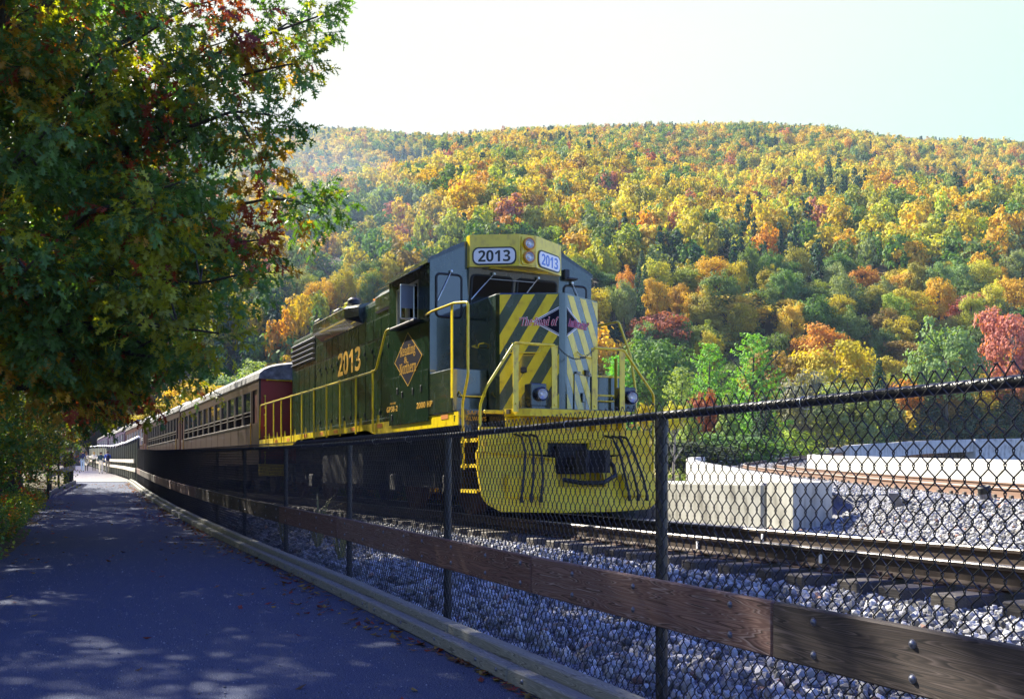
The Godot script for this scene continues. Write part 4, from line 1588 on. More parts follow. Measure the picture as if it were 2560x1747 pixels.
func roadside_trees() -> void:
	for k in 3:
		sprays.append(oak_spray(200 + k))
	for k in 2:
		bush_sprays.append(bush_spray(210 + k))
	big_tree("red_oak", "large overhanging oak with dark lobed leaves beside the path, nearest of the left trees", Vector3(-0.95, path_y(18.5), -18.6), [
		[Vector3(4.2, 8.1, -14.6), 0.62, 0.25], [Vector3(3.8, 7.25, -14.3), 0.6, 0.3], [Vector3(3.4, 6.3, -13.9), 0.55, 0.3], [Vector3(4.25, 5.5, -15.2), 0.5, 0.4],
		[Vector3(3.2, 4.5, -14.0), 0.42, 0.45], [Vector3(2.8, 3.75, -13.1), 0.36, 0.12], [Vector3(2.5, 2.95, -12.7), 0.32, 0.15], [Vector3(1.9, 2.85, -14.6), 0.3, 0.3],
		[Vector3(3.2, 9.3, -17.3), 0.7, 0.3], [Vector3(1.5, 7.2, -13.7), 0.6, 0.15], [Vector3(0.6, 7.0, -14.1), 0.55, 0.1], [Vector3(0.2, 5.5, -13.2), 0.45, 0.1],
		[Vector3(1.6, 4.9, -13.1), 0.4, 0.12], [Vector3(0.0, 3.8, -13.3), 0.35, 0.45], [Vector3(1.1, 3.8, -13.9), 0.35, 0.6], [Vector3(0.7, 2.9, -16.3), 0.3, 0.6],
		[Vector3(2.3, 5.0, -14.4), 0.45, 0.2], [Vector3(2.6, 6.3, -15.4), 0.55, 0.2], [Vector3(-1.5, 9.0, -15.0), 0.7, 0.2], [Vector3(-3.5, 8.0, -16.0), 0.6, 0.2], [Vector3(-1.0, 6.5, -14.5), 0.5, 0.15],
		[Vector3(2.2, 10.6, -18.6), 0.85, 0.3], [Vector3(-0.5, 12.6, -18.5), 1.0, 0.3], [Vector3(-3.8, 10.5, -19.0), 0.85, 0.3], [Vector3(-4.6, 6.0, -18.0), 0.5, 0.3], [Vector3(0.8, 10.5, -22.0), 0.8, 0.3], [Vector3(-2.5, 9.5, -23.0), 0.75, 0.3], [Vector3(2.4, 7.5, -21.5), 0.6, 0.3], [Vector3(-1.8, 9.4, -10.2), 0.75, 0.2], [Vector3(-3.6, 8.6, -11.4), 0.65, 0.2], [Vector3(-0.8, 11.8, -13.4), 0.9, 0.3], [Vector3(-2.6, 11.5, -15.0), 0.9, 0.3], [Vector3(3.6, 10.6, -15.4), 0.85, 0.3], [Vector3(-0.4, 8.6, -9.4), 0.7, 0.2], [Vector3(2.3, 3.0, -15.6), 0.3, 0.5], [Vector3(1.6, 2.5, -17.2), 0.27, 0.8], [Vector3(0.9, 2.3, -18.6), 0.25, 0.8], [Vector3(1.7, 3.4, -19.8), 0.3, 0.7], [Vector3(0.2, 2.9, -14.4), 0.28, 0.6], [Vector3(0.6, 11.0, -15.5), 0.85, 0.3]],
		0.21, Vector3(0.4, 9.6, 0.3), 1.0, 0.5, 1)
	var r := RandomNumberGenerator.new()
	r.seed = 404
	# taller trees further along and behind, each with its own limbs
	var more := [
		["maple_tree", "tall red leaved maple behind the near oak at the left", Vector3(-3.2, 0, -27), 13.0, 4.6, 0.75],
		["path_oak", "tall green oak leaning over the path beyond the near oak", Vector3(-0.6, 0, -31), 14.5, 5.0, 0.3],
		["woodland_tree", "tall green tree deep in the left wood behind the maple", Vector3(-7.5, 0, -34), 16.0, 5.2, 0.3],
		["woodland_tree", "yellowing tall tree in the left wood nearest the footbridge", Vector3(-1.2, 0, -41), 13.5, 4.6, 0.6],
		["woodland_tree", "tall tree just left of the near oak, outside the picture", Vector3(-5.4, 0, -19.5), 14.0, 4.6, 0.25],
		["woodland_tree", "spreading tree in the left wood beyond the tall green oak", Vector3(-6.0, 0, -46), 16.0, 5.2, 0.45],
		["woodland_tree", "leafy tree at the left path edge outside the wood's front", Vector3(-6.6, 0, -11), 12.5, 4.6, 0.3],
		["woodland_tree", "tree left of the path behind the photographer", Vector3(-8.0, 0, 9), 11.0, 5.0, 0.2],
		["woodland_tree", "second tree left of the path farther behind the photographer", Vector3(-10.0, 0, 19), 12.0, 5.5, 0.2]]
	var sd := 3
	for e in more:
		var foot: Vector3 = e[2]
		foot.y = ground(foot.x, -foot.z)
		var tips := []
		for k in 15:
			var a := k * 2.4 + r.randf()
			var u := lerpf(0.26, 1.0, k / 14.0)
			var wd: float = e[4] * lerpf(0.85, 0.3, pow(u, 2.0)) * r.randf_range(0.75, 1.1)
			tips.append([foot + Vector3(cos(a) * wd, e[3] * (u * 0.86 + 0.12), sin(a) * wd), clampf(u * 0.85, 0.2, 1.0), e[5]])
		big_tree(e[0], e[1], foot, tips, 0.22, Vector3(0.3, e[3] * 0.9, 0.2), 1.7, 0.85, sd)
		sd += 1
	# trees beyond the bend, lit from behind
	for e in [["bridge_tree", "russet tree just left of the footbridge middle", -7.5, 67.0, 10.0, 8.0, "red"], ["bridge_tree", "dark green tree left of the footbridge, behind the walkers", -9.0, 81.0, 12.0, 9.0, "deepleaf"],
			["bridge_tree", "russet tree left of the footbridge start, beside the red one", -9.0, 56.0, 13.0, 8.0, "brown"], ["bridge_tree", "orange tree at the end of the footbridge", 0.5, 128.0, 11.0, 11.0, "orange"],
			["bridge_tree", "yellow tree farthest along the path, beyond the footbridge", 3.0, 140.0, 13.0, 12.0, "yellow"], ["bridge_tree", "green tree beyond the dark one left of the footbridge", -10.0, 100.0, 14.0, 10.0, "deepleaf"],
			["wood_tree", "tall dark tree deep in the left wood, beside the footbridge start", -13.0, 52.0, 20.0, 11.0, "deepleaf"], ["wood_tree", "second tall dark tree in the left wood, beside the footbridge", -14.0, 63.0, 20.0, 11.0, "deepleaf"], ["wood_tree", "tall dark red tree in the left wood beside the footbridge", -15.0, 74.0, 19.0, 11.0, "red"],
			["wood_tree", "third tall dark tree in the left wood, farther along the footbridge", -15.0, 86.0, 20.0, 12.0, "deepleaf"], ["wood_tree", "tall dark tree in the left wood toward the footbridge end", -16.0, 99.0, 21.0, 13.0, "deepleaf"], ["wood_tree", "last tall dark tree in the left wood past the footbridge", -17.0, 114.0, 21.0, 13.0, "deepleaf"],
			["wood_tree", "tall dark tree in the left wood behind the maple", -14.0, 41.0, 19.0, 10.0, "deepleaf"]]:
		tree(e[0], e[1], "tree", Vector3(e[2], ground(e[2], e[3]), -e[3]), e[4], e[5], "maple", e[6], "", r, true)
	# thicket along the left edge of the path
	var rows := [
		["dark green bush at the bottom left edge of the picture", -1.6, 9.0, 2.0, 1.6, 0.05], ["tall dark bush right behind the nearest left bush", -1.75, 11.5, 2.4, 3.4, 0.1],
		["small leaved green bush under the oak's lowest left branches", -1.35, 14.0, 2.2, 2.8, 0.2], ["dense green bush at the foot of the near oak", -1.3, 16.8, 2.4, 2.4, 0.25],
		["olive bush just beyond the near oak trunk", -0.9, 20.5, 2.6, 2.6, 0.35], ["broad dark bush half way to the footbridge on the left", -0.95, 24.0, 3.0, 3.2, 0.3],
		["yellowing bush at the left path edge before the short timber rail", -0.5, 28.0, 3.0, 3.4, 0.5], ["reddish bush hanging over the short timber rail", -0.4, 32.5, 3.2, 4.0, 0.8],
		["bright yellow green bush behind the short timber rail", -0.3, 38.0, 3.4, 4.4, 0.55], ["red brown bush over the dark panel at the footbridge entry", 0.3, 44.0, 3.0, 4.6, 0.8],
		["dark bush in the second row left of the near oak", -3.8, 13.0, 3.2, 4.0, 0.15], ["mixed bush in the second row beyond the near oak", -3.6, 21.0, 3.4, 4.2, 0.4], ["shaded bush in the second row near the maple trunk", -3.4, 29.0, 3.6, 4.4, 0.5],
		["low dark bush behind the short timber rail, nearest its start", -1.5, 35.0, 3.2, 2.6, 0.15], ["dark green bush behind the short timber rail, second from its start", -2.0, 40.0, 3.6, 3.0, 0.2],
		["dark green bush beside the dark panel at the footbridge", -0.8, 48.0, 3.4, 3.2, 0.2], ["low bush under the path oak on the left", -2.2, 31.5, 3.0, 2.2, 0.1]]
	sd = 500
	for e in rows:
		sd += 1
		var sl: float = e[1] - 0.55
		shrub(e[0], Vector3(sl, ground(sl, e[2]), -e[2]), e[3], e[4], e[5], 800, sd)
	# low brush added on the far side to cover sunlit ballast behind the coaches
	var ba: Array[Transform3D] = []
	var bc := PackedColorArray()
	for k in 420:
		var t := r.randf_range(17.0, 74.0)
		var l := r.randf_range(9.9, 10.7)
		var hh := r.randf_range(0.7, 1.5)
		ba.append(Transform3D(Basis(Vector3.UP, r.randf() * TAU).scaled(Vector3(hh * 0.6, hh * 0.55, hh * 0.6)), Vector3(l, ground(l, t) - 0.15, -t)))
		bc.append([HUE["deepleaf"], HUE["green"], HUE["brown"]][r.randi() % 3] * Color(0.7, 0.7, 0.7))
	tag(many(crowns["near_broad"][0], "brush", M["far_leaf"], ba, bc), "added low dark brush covering the sunlit ballast behind the coaches", "brush")
	# low ground cover along the left edge of the path
	var ga: Array[Transform3D] = []
	var gc := PackedColorArray()
	for k in 1500:
		var t := r.randf_range(4.5, 34.0)
		var l := left_l(t) - 0.25 - absf(r.randfn()) * 0.8
		ga.append(Transform3D(Basis.from_euler(Vector3(r.randf_range(-1.3, -0.3), r.randf() * TAU, 0)).scaled(Vector3.ONE * r.randf_range(0.5, 1.1)), Vector3(l, ground(l, t) + 0.01, -t)))
		gc.append(leaf_hue(r, 0.15))
	tag(many(bush_sprays[0], "ground_cover", M["leaf"], ga, gc), "low leafy ground cover along the left edge of the path", "ground cover")
	# loose chips of stone on the path
	var ca: Array[Transform3D] = []
	var cc := PackedColorArray()
	for k in 6000:
		var t := 1.5 + 14.0 * pow(r.randf(), 1.4)
		var l := lerpf(left_l(t), fence_l(t) - 0.35, r.randf())
		ca.append(Transform3D(Basis.from_euler(Vector3(r.randf() * TAU, r.randf() * TAU, 0)).scaled(Vector3.ONE * r.randf_range(0.002, 0.0055) * (2.0 if r.randf() < 0.04 else 1.0)), Vector3(l, path_y(t) + 0.006, -t)))
		var v := r.randf_range(0.05, 0.34)
		cc.append(Color(v, v, v * 1.08))
	tag(many(stone_mesh(399), "path_chips", M["stone"], ca, cc), "small loose stone chips scattered over the path surface", "gravel")
	# fallen leaves along the path edges
	var at: Array[Transform3D] = []
	var cols := PackedColorArray()
	for k in 2600:
		var t := r.randf_range(4.0, 48.0)
		var edge := r.randf() < 0.5
		var l := left_l(t) - 0.5 + r.randfn() * 0.4 if edge else fence_l(t) - 0.34 - absf(r.randfn()) * 0.3 * clampf(t / 16.0, 0.15, 1.0) * (1.0 + 0.8 * sin(t * 0.9))
		if r.randf() < 0.06:
			l = lerpf(left_l(t), fence_l(t) - 0.4, r.randf())
		if l > fence_l(t) - 0.34:
			continue
		at.append(Transform3D(Basis.from_euler(Vector3(r.randf_range(-0.4, 0.4), r.randf() * TAU, r.randf_range(-0.4, 0.4))).scaled(Vector3.ONE * r.randf_range(0.5, 0.9)), Vector3(l, ground(l, t) + 0.012, -t)))
		var v := r.randf_range(0.7, 1.2)
		cols.append([Color(0.25 * v, 0.1 * v, 0.035 * v), Color(0.34 * v, 0.22 * v, 0.05 * v), Color(0.12 * v, 0.07 * v, 0.04 * v), Color(0.3 * v, 0.05 * v, 0.03 * v)][r.randi() % 4])
	var lm := Mb.new()
	for q in [[Vector3(-0.05, 0.008, 0), Vector3(0, 0, 0.028), Vector3(0.06, 0.012, 0)], [Vector3(-0.05, 0.008, 0), Vector3(0.06, 0.012, 0), Vector3(0.01, 0.004, -0.03)], [Vector3(-0.01, 0, 0.0), Vector3(-0.02, 0.01, 0.04), Vector3(0.012, 0, 0.01)]]:
		lm.tri(q[0], q[1], q[2])
	tag(many(lm.mesh(), "fallen_leaves", M["far_leaf"], at, cols), "dry fallen leaves scattered along both edges of the path", "leaves")


# ---------------------------------------------------------------- the locomotive (own axes: z forward, y over the rails, x to the right of the picture)
const FRONT := 12.95

func zt(t: float) -> float:
	return FRONT - t

func side_on(x: float) -> Transform3D:   # outline given as (z, y); thickness grows towards -x
	return Transform3D(Basis(Vector3(0, 0, 1), Vector3(0, 1, 0), Vector3(-1, 0, 0)), Vector3(x, 0, 0))

func plan(mb: Mb, poly: Array, y0: float, y1: float, grow := 1.0) -> void:   # outline given as (x, z) raised from y0 to y1
	var q := PackedVector2Array(poly)
	if not Geometry2D.is_polygon_clockwise(q):
		q.reverse()
	var a := PackedVector3Array()
	var b := PackedVector3Array()
	for p in q:
		a.append(Vector3(p.x, y0, p.y))
		b.append(Vector3(p.x * grow, y1, p.y))
	mb.loft([a, b])

func round_rect(w: float, h: float, r: float) -> PackedVector2Array:
	var out := PackedVector2Array()
	for q in [[1, 1, 0.0], [-1, 1, 90.0], [-1, -1, 180.0], [1, -1, 270.0]]:
		for k in 6:
			var a := deg_to_rad(q[2] + k * 18.0)
			out.append(Vector2(q[0] * (w * 0.5 - r) + cos(a) * r, q[1] * (h * 0.5 - r) + sin(a) * r))
	return out

func gasket(mb: Mb, w: float, h: float, r: float, at: Transform3D, thick := 0.022) -> void:
	var p := PackedVector3Array()
	for q in round_rect(w, h, r):
		p.append(at * Vector3(q.x, q.y, 0.004))
	p.append(p[0])
	p.append(p[1])
	mb.tube(p, thick, 6, -1.0, false)

func front_window(loco: Node3D, at: Transform3D, w: float, h: float, glass: Material) -> void:
	var mb := Mb.new()
	mb.prism(round_rect(w, h, 0.07), 0.012, at)
	var o := put(mb, "window", glass, loco)
	mb = Mb.new()
	gasket(mb, w, h, 0.07, at)
	put(mb, "gasket", M["rubber"], o)

func wiper(loco: Node3D, a: Vector3, b: Vector3) -> void:
	var mb := Mb.new()
	mb.box(a, Vector3(0.05, 0.05, 0.05), 0.01)
	mb.rod(a, b, 0.007, 5)
	var m := a.lerp(b, 0.55)
	var d := (b - a).normalized() * 0.2
	mb.box(m + d * 0.8 + Vector3(0, 0, -0.012), Vector3(0.016, 0.4, 0.016), 0.003, Basis(Vector3(0, 0, 1), -atan2(d.x, d.y)))
	put(mb, "wiper", M["silver"], loco)

func path3(a: Array) -> PackedVector3Array:   # a pipe run with its corners eased
	var out := PackedVector3Array([a[0]])
	for i in range(1, a.size() - 1):
		var p: Vector3 = a[i]
		var d1: Vector3 = (a[i - 1] - p)
		var d2: Vector3 = (a[i + 1] - p)
		var e := minf(0.06, minf(d1.length(), d2.length()) * 0.4)
		for k in 4:
			var u := k / 3.0
			var s := p + d1.normalized() * e
			var f := p + d2.normalized() * e
			out.append(s * (1 - u) * (1 - u) + p * 2 * u * (1 - u) + f * u * u)
	out.append(a[a.size() - 1])
	return out

func locomotive() -> void:
	var loco := thing("diesel_locomotive", "dark green and yellow diesel locomotive with striped nose at the head of the train", "locomotive", Vector3(CX, 0.52, -FRONT))
	var green: Material = M["green_paint"]
	var yellow: Material = M["yellow_paint"]
	var steel: Material = M["yellow_steel"]
	var dark: Material = M["dark_paint"]
	var glass := paint("window_glass", gray(0.008, 0.01, 0.014), 0.02)
	glass.metallic_specular = 1.0
	glass.clearcoat_roughness = 0.01
	var muted_glass := mat("muted_glass", gray(0.006), 0.05)  # window glass again, reflection cut to look like dark trees mirrored
	muted_glass.metallic_specular = 0.3
	(green as StandardMaterial3D).metallic_specular = 0.9
	var mb := Mb.new()

	# underframe
	mb.span(Vector3(-1.5, 1.58, -16.3), Vector3(1.5, 1.646, -1.05))
	mb.span(Vector3(-1.05, 1.58, -1.05), Vector3(1.05, 1.646, -0.2))
	mb.span(Vector3(-0.5, 0.95, -15.9), Vector3(0.5, 1.58, -0.4), 0.03)
	mb.span(Vector3(-0.9, 0.5, -10.5), Vector3(0.9, 1.58, -5.7), 0.05)  # this and the next block are added to close the bright gaps below
	mb.span(Vector3(-0.62, 0.45, -15.2), Vector3(0.62, 1.4, -1.2), 0.05)
	put(mb, "underframe", M["black_steel"], loco)
	for s in [-1.0, 1.0]:
		mb = Mb.new()
		mb.prism(PackedVector2Array([Vector2(-1.05, 1.44), Vector2(-1.05, 1.65), Vector2(-16.3, 1.65), Vector2(-16.3, 1.4), Vector2(-12.0, 1.4), Vector2(-11.5, 1.52), Vector2(-5.75, 1.535), Vector2(-5.2, 1.44)]), 0.04, side_on(1.5 * s + 0.02))
		var sill := put(mb, "side_sill", yellow, loco)
		for t in [14.55, 15.9, 16.75, 17.85, 19.6, 20.9, 22.1, 23.6, 25.4, 26.8]:
			mb = Mb.new()
			mb.box(Vector3(1.522 * s, 1.592 if t < 24.0 else 1.55, zt(t)), Vector3(0.008, 0.075, 0.3))
			put(mb, "reflector_patch", M["orange_primer"], sill)
		mb = Mb.new()
		mb.span(Vector3(0.8 * s, 0.35, -9.8), Vector3(1.35 * s, 1.3, -6.4), 0.12)
		put(mb, "fuel_tank", M["grime"], loco)
		for z in [-5.9, -10.4]:
			mb = Mb.new()
			mb.rod(Vector3(1.15 * s, 1.12, z - 0.3), Vector3(1.15 * s, 1.12, z + 0.45), 0.19, 12)
			put(mb, "air_tank", M["grime"], loco)
	for zc in [-3.6, -12.6]:
		for s in [-1.0, 1.0]:
			mb = Mb.new()
			mb.prism(PackedVector2Array([Vector2(zc - 1.9, 0.62), Vector2(zc - 1.9, 0.9), Vector2(zc - 0.7, 0.95), Vector2(zc - 0.5, 0.72), Vector2(zc + 0.5, 0.72), Vector2(zc + 0.7, 0.95), Vector2(zc + 1.9, 0.9), Vector2(zc + 1.9, 0.62), Vector2(zc + 0.6, 0.45), Vector2(zc - 0.6, 0.45)]), 0.14, side_on(1.07 * s + 0.07))
			for dz in [-1.37, 1.37]:
				mb.box(Vector3(1.17 * s, 0.51, zc + dz), Vector3(0.16, 0.34, 0.36), 0.04)
				mb.tube(PackedVector3Array([Vector3(1.13 * s, 0.85, zc + dz * 0.55), Vector3(1.13 * s, 0.45, zc + dz * 0.55)]), 0.09, 8)
			var truck := put(mb, "truck_frame", M["grime"], loco)
			for dz in [-1.37, 1.37]:
				mb = Mb.new()
				var turn := Transform3D(Basis(Vector3(0, -s, 0), Vector3(s, 0, 0), Vector3(0, 0, 1)), Vector3(0.7 * s, 0.508, zc + dz))
				mb.lathe([Vector2(0.535, -0.03), Vector2(0.535, 0.0), Vector2(0.508, 0.012), Vector2(0.505, 0.12), Vector2(0.44, 0.13), Vector2(0.4, 0.08), Vector2(0.18, 0.06), Vector2(0.15, 0.13), Vector2(0.0, 0.13)], 28, turn)
				put(mb, "wheel", M["rust_dark"], truck)

	# long hood
	mb = Mb.new()
	var hp := PackedVector2Array([Vector2(-0.93, 1.646), Vector2(0.93, 1.646), Vector2(0.93, 4.24), Vector2(0.9, 4.34), Vector2(0.8, 4.41), Vector2(0.55, 4.46), Vector2(-0.55, 4.46), Vector2(-0.8, 4.41), Vector2(-0.9, 4.34), Vector2(-0.93, 4.24)])
	mb.prism(hp, 10.2, Transform3D(Basis.IDENTITY, Vector3(0, 0, -14.5)))
	var hood := put(mb, "long_hood", M["hood_paint"], loco)
	for s in [-1.0, 1.0]:
		var z := -4.42
		var k := 0
		while z > -11.9:
			mb = Mb.new()
			mb.box(Vector3(0.932 * s, 2.62, z - 0.265), Vector3(0.028, 1.72, 0.515), 0.008)
			var d := put(mb, "hood_door", M["hood_paint"], loco)
			mb = Mb.new()
			for y in [1.95, 3.28]:
				mb.box(Vector3(0.955 * s, y, z - 0.07), Vector3(0.025, 0.085, 0.03), 0.005)
				mb.box(Vector3(0.955 * s, y - 0.12, z - 0.46), Vector3(0.018, 0.07, 0.02), 0.004)
			put(mb, "latch", M["black_steel"], d)
			mb = Mb.new()
			mb.box(Vector3(0.932 * s, 3.72, z - 0.265), Vector3(0.026, 0.42, 0.515), 0.008)
			put(mb, "upper_door", M["hood_paint"], loco)
			z -= 0.535
			k += 1
		mb = Mb.new()
		mb.span(Vector3(0.93 * s, 1.646, -11.95), Vector3(0.99 * s, 1.82, -4.4), 0.01)
		put(mb, "hood_skirt", M["hood_paint"], loco)
		# radiator opening with its shutters
		mb = Mb.new()
		mb.box(Vector3(0.925 * s, 3.91, -13.2), Vector3(0.05, 0.62, 2.45), 0.01)
		var rad := put(mb, "radiator_grille", M["black_steel"], loco)
		for j in 5:
			mb = Mb.new()
			mb.box(Vector3(0.965 * s, 3.64 + j * 0.13, -13.2), Vector3(0.07, 0.012, 2.4), 0.0, Basis(Vector3(0, 0, 1), 0.5 * s))
			put(mb, "shutter", M["galvanised"], rad)
		for j in 4:
			mb = Mb.new()
			mb.box(Vector3(0.932 * s, 2.62, -12.25 - j * 0.56), Vector3(0.026, 1.72, 0.53), 0.008)
			put(mb, "hood_door", M["hood_paint"], loco)
		# filter box bulging over the walkway
		mb = Mb.new()
		var a := PackedVector3Array()
		var b := PackedVector3Array()
		var c := PackedVector3Array()
		var base := [Vector2(0.9, 3.96), Vector2(0.97, 3.96), Vector2(1.2, 4.14), Vector2(1.2, 4.36), Vector2(1.13, 4.42), Vector2(0.6, 4.5)]
		if s < 0:
			base.reverse()
		for q in base:
			a.append(Vector3(q.x * s, q.y, -11.2))
			b.append(Vector3(q.x * s, q.y, -8.4))
			c.append(Vector3(lerpf(0.9, q.x, 0.45) * s, lerpf(4.1, q.y, 0.9), -7.85))
		mb.loft([a, b, c])
		put(mb, "filter_box", dark, loco)
	# front part of the hood beside the cab and roof fittings
	mb = Mb.new()
	mb.span(Vector3(-0.97, 3.96, -7.0), Vector3(0.97, 4.48, -4.31), 0.12)
	put(mb, "blower_housing", dark, loco)
	for z in [-11.6, -13.4]:
		mb = Mb.new()
		mb.lathe([Vector2(0.62, 4.44), Vector2(0.6, 4.58), Vector2(0.5, 4.6), Vector2(0.0, 4.6)], 24, Transform3D(Basis.IDENTITY, Vector3(0, 0, z)))
		put(mb, "radiator_fan", M["black_steel"], loco)
	for q in [[-0.45, -10.9, 0.2], [-0.5, -12.6, 0.17]]:
		mb = Mb.new()
		mb.box(Vector3(q[0], 4.6, q[1]), Vector3(0.5, q[2] * 1.6, 0.5), 0.03)
		put(mb, "roof_hatch", M["black_steel"], loco)
	mb = Mb.new()
	mb.lathe([Vector2(0.07, 4.4), Vector2(0.07, 4.66), Vector2(0.16, 4.68), Vector2(0.15, 4.78), Vector2(0.07, 4.84), Vector2(0, 4.85)], 14, Transform3D(Basis.IDENTITY, Vector3(-0.62, 0, -9.6)))
	put(mb, "roof_vent", M["black_steel"], loco)
	mb = Mb.new()
	for x in [-0.14, 0.0, 0.14]:
		mb.lathe([Vector2(0.03, 0), Vector2(0.035, 0.25), Vector2(0.08, 0.36)], 10, Transform3D(Basis(Vector3.RIGHT, Vector3(0, 0, 1), Vector3(0, -1, 0)), Vector3(x, 4.66, -6.2)))
	mb.box(Vector3(0, 4.56, -6.1), Vector3(0.4, 0.2, 0.08), 0.01)
	put(mb, "horn", M["black_steel"], loco)
	text("2013", "road_number", 1.8, 0.54, Transform3D(Basis(Vector3(0, 0, 1), Vector3.UP, Vector3(-1, 0, 0)), Vector3(-0.95, 3.24, zt(21.85))), M["gold_letter"], hood, "Droid Sans", true)

	# cab
	for s in [-1.0, 1.0]:
		mb = Mb.new()
		var o: float = 1.52 * s
		var zz := [-4.29, -3.89, -2.75, -2.22]
		mb.box(Vector3(o, 2.47, -3.255), Vector3(0.04, 1.66, 2.07))
		mb.box(Vector3(o, 4.1, -3.255), Vector3(0.04, 0.22, 2.07))
		mb.box(Vector3(o, 3.645, (zz[0] + zz[1]) * 0.5), Vector3(0.04, 0.69, zz[1] - zz[0]))
		mb.box(Vector3(o, 3.645, (zz[2] + zz[3]) * 0.5), Vector3(0.04, 0.69, zz[3] - zz[2]))
		put(mb, "cab_side", M["hood_paint"], loco)
	mb = Mb.new()
	for s in [-1.0, 1.0]:
		# outer halves of the front wall
		mb.prism(PackedVector2Array([Vector2(1.54 * s, 1.646), Vector2(1.54 * s, 4.205), Vector2(0.86 * s, 4.53), Vector2(0.86 * s, 1.646)]), 0.03, Transform3D(Basis.IDENTITY, Vector3(0, 0, -2.235)))
	mb.prism(PackedVector2Array([Vector2(-1.5, 1.646), Vector2(1.5, 1.646), Vector2(1.5, 4.2), Vector2(0.8, 4.55), Vector2(-0.8, 4.55), Vector2(-1.5, 4.2)]), 0.04, Transform3D(Basis.IDENTITY, Vector3(0, 0, -4.29)))
	mb.prism(PackedVector2Array([Vector2(-2.27, 1.646), Vector2(-2.245, 1.646), Vector2(-2.245, 3.45), Vector2(-2.14, 4.16), Vector2(-2.2, 4.3), Vector2(-2.27, 4.3)]), 1.716, side_on(0.858))
	mb.span(Vector3(-1.5, 1.65, -4.25), Vector3(1.5, 1.7, -2.24))
	put(mb, "cab", green, loco)
	mb = Mb.new()
	mb.prism(PackedVector2Array([Vector2(-1.58, 4.17), Vector2(-1.5, 4.17), Vector2(-0.88, 4.5), Vector2(0.88, 4.5), Vector2(1.5, 4.17), Vector2(1.58, 4.17), Vector2(1.57, 4.24), Vector2(0.95, 4.57), Vector2(0.5, 4.67), Vector2(-0.5, 4.67), Vector2(-0.95, 4.57), Vector2(-1.57, 4.24)]), 2.12, Transform3D(Basis.IDENTITY, Vector3(0, 0, -4.33)))
	var roof := put(mb, "cab_roof", dark, loco)
	for k in 7:
		mb = Mb.new()
		mb.box(Vector3(-1.2, 4.43, -2.4 - k * 0.3), Vector3(0.6, 0.03, 0.05), 0.008, Basis(Vector3(0, 0, 1), 0.488))
		put(mb, "roof_rib", M["galvanised"], roof)
	# side windows: sash, armrest, shade and wind screen
	for s in [-1.0, 1.0]:
		mb = Mb.new()
		for z in [-3.86, -3.4, -3.32, -2.78]:
			mb.box(Vector3(1.515 * s, 3.645, z), Vector3(0.05, 0.69, 0.045), 0.006)
		mb.box(Vector3(1.515 * s, 3.97, -3.32), Vector3(0.05, 0.035, 1.1), 0.005)
		mb.box(Vector3(1.515 * s, 3.315, -3.32), Vector3(0.05, 0.035, 1.1), 0.005)
		var w := put(mb, "side_window", M["silver"], loco)
		mb = Mb.new()
		mb.box(Vector3(1.51 * s, 3.645, -3.63), Vector3(0.008, 0.62, 0.42))
		put(mb, "pane", M["pane"], w)
		mb = Mb.new()
		mb.box(Vector3(1.59 * s, 3.28, -3.3), Vector3(0.13, 0.05, 1.25), 0.012)
		put(mb, "armrest", M["black_steel"], loco)
		if s < 0:
			mb = Mb.new()
			mb.box(Vector3(1.68 * s, 4.09, -3.3), Vector3(0.36, 0.02, 1.75), 0.004, Basis(Vector3(0, 0, 1), -0.5 * s))
			put(mb, "sun_shade", dark, loco)
		mb = Mb.new()
		gasket(mb, 0.24, 0.58, 0.02, Transform3D(Basis(Vector3(1, 0, 0), 0.0), Vector3(1.68 * s, 3.62, -2.92)), 0.014)
		mb.rod(Vector3(1.54 * s, 3.9, -2.85), Vector3(1.68 * s, 3.91, -2.92), 0.012)
		mb.rod(Vector3(1.54 * s, 3.34, -2.85), Vector3(1.68 * s, 3.33, -2.92), 0.012)
		var wd := put(mb, "wind_screen", M["silver"], loco)
		mb = Mb.new()
		mb.box(Vector3(1.68 * s, 3.71, -2.918), Vector3(0.23, 0.4, 0.008))
		put(mb, "mirror", M["galvanised"], wd)
		# door panels low on the cab side
		mb = Mb.new()
		mb.box(Vector3(1.542 * s, 1.99, -3.27), Vector3(0.009, 0.86, 2.02), 0.003)
		put(mb, "cab_side_panel", M["hood_paint"], loco)
		mb = Mb.new()
		for q in [[-2.6, 2.12], [-3.0, 2.1], [-3.55, 2.08], [-3.8, 2.16], [-4.1, 1.7]]:
			mb.box(Vector3(1.55 * s, q[1], q[0]), Vector3(0.02, 0.11, 0.05), 0.005)
		put(mb, "panel_latch", M["black_steel"], loco)
	# emblem and lettering on the cab side
	var look_left := Basis(Vector3(0, 0, 1), Vector3.UP, Vector3(-1, 0, 0))
	var ec := Vector3(-1.5468, 2.68, zt(16.2))
	mb = Mb.new()
	mb.prism(PackedVector2Array([Vector2(0.71, 0), Vector2(0, 0.475), Vector2(-0.71, 0), Vector2(0, -0.475)]), 0.003, Transform3D(look_left, ec))
	var em := put(mb, "diamond_emblem", M["gold_letter"], loco)
	mb = Mb.new()
	mb.prism(PackedVector2Array([Vector2(0.678, 0), Vector2(0, 0.453), Vector2(-0.678, 0), Vector2(0, -0.453)]), 0.0045, Transform3D(look_left, ec))
	put(mb, "emblem_field", M["navy_panel"], em)
	text("Reading", "lettering", 0.78, 0.23, Transform3D(look_left, ec + Vector3(-0.0055, 0.14, 0)), M["gold_letter"], em, "Droid Serif")
	text("&", "lettering", 0.16, 0.11, Transform3D(look_left, ec + Vector3(-0.0055, 0.0, -0.1)), M["gold_letter"], em, "Droid Serif")
	text("Northern", "lettering", 0.84, 0.2, Transform3D(look_left, ec + Vector3(-0.0055, -0.14, 0.0)), M["gold_letter"], em, "Droid Serif")
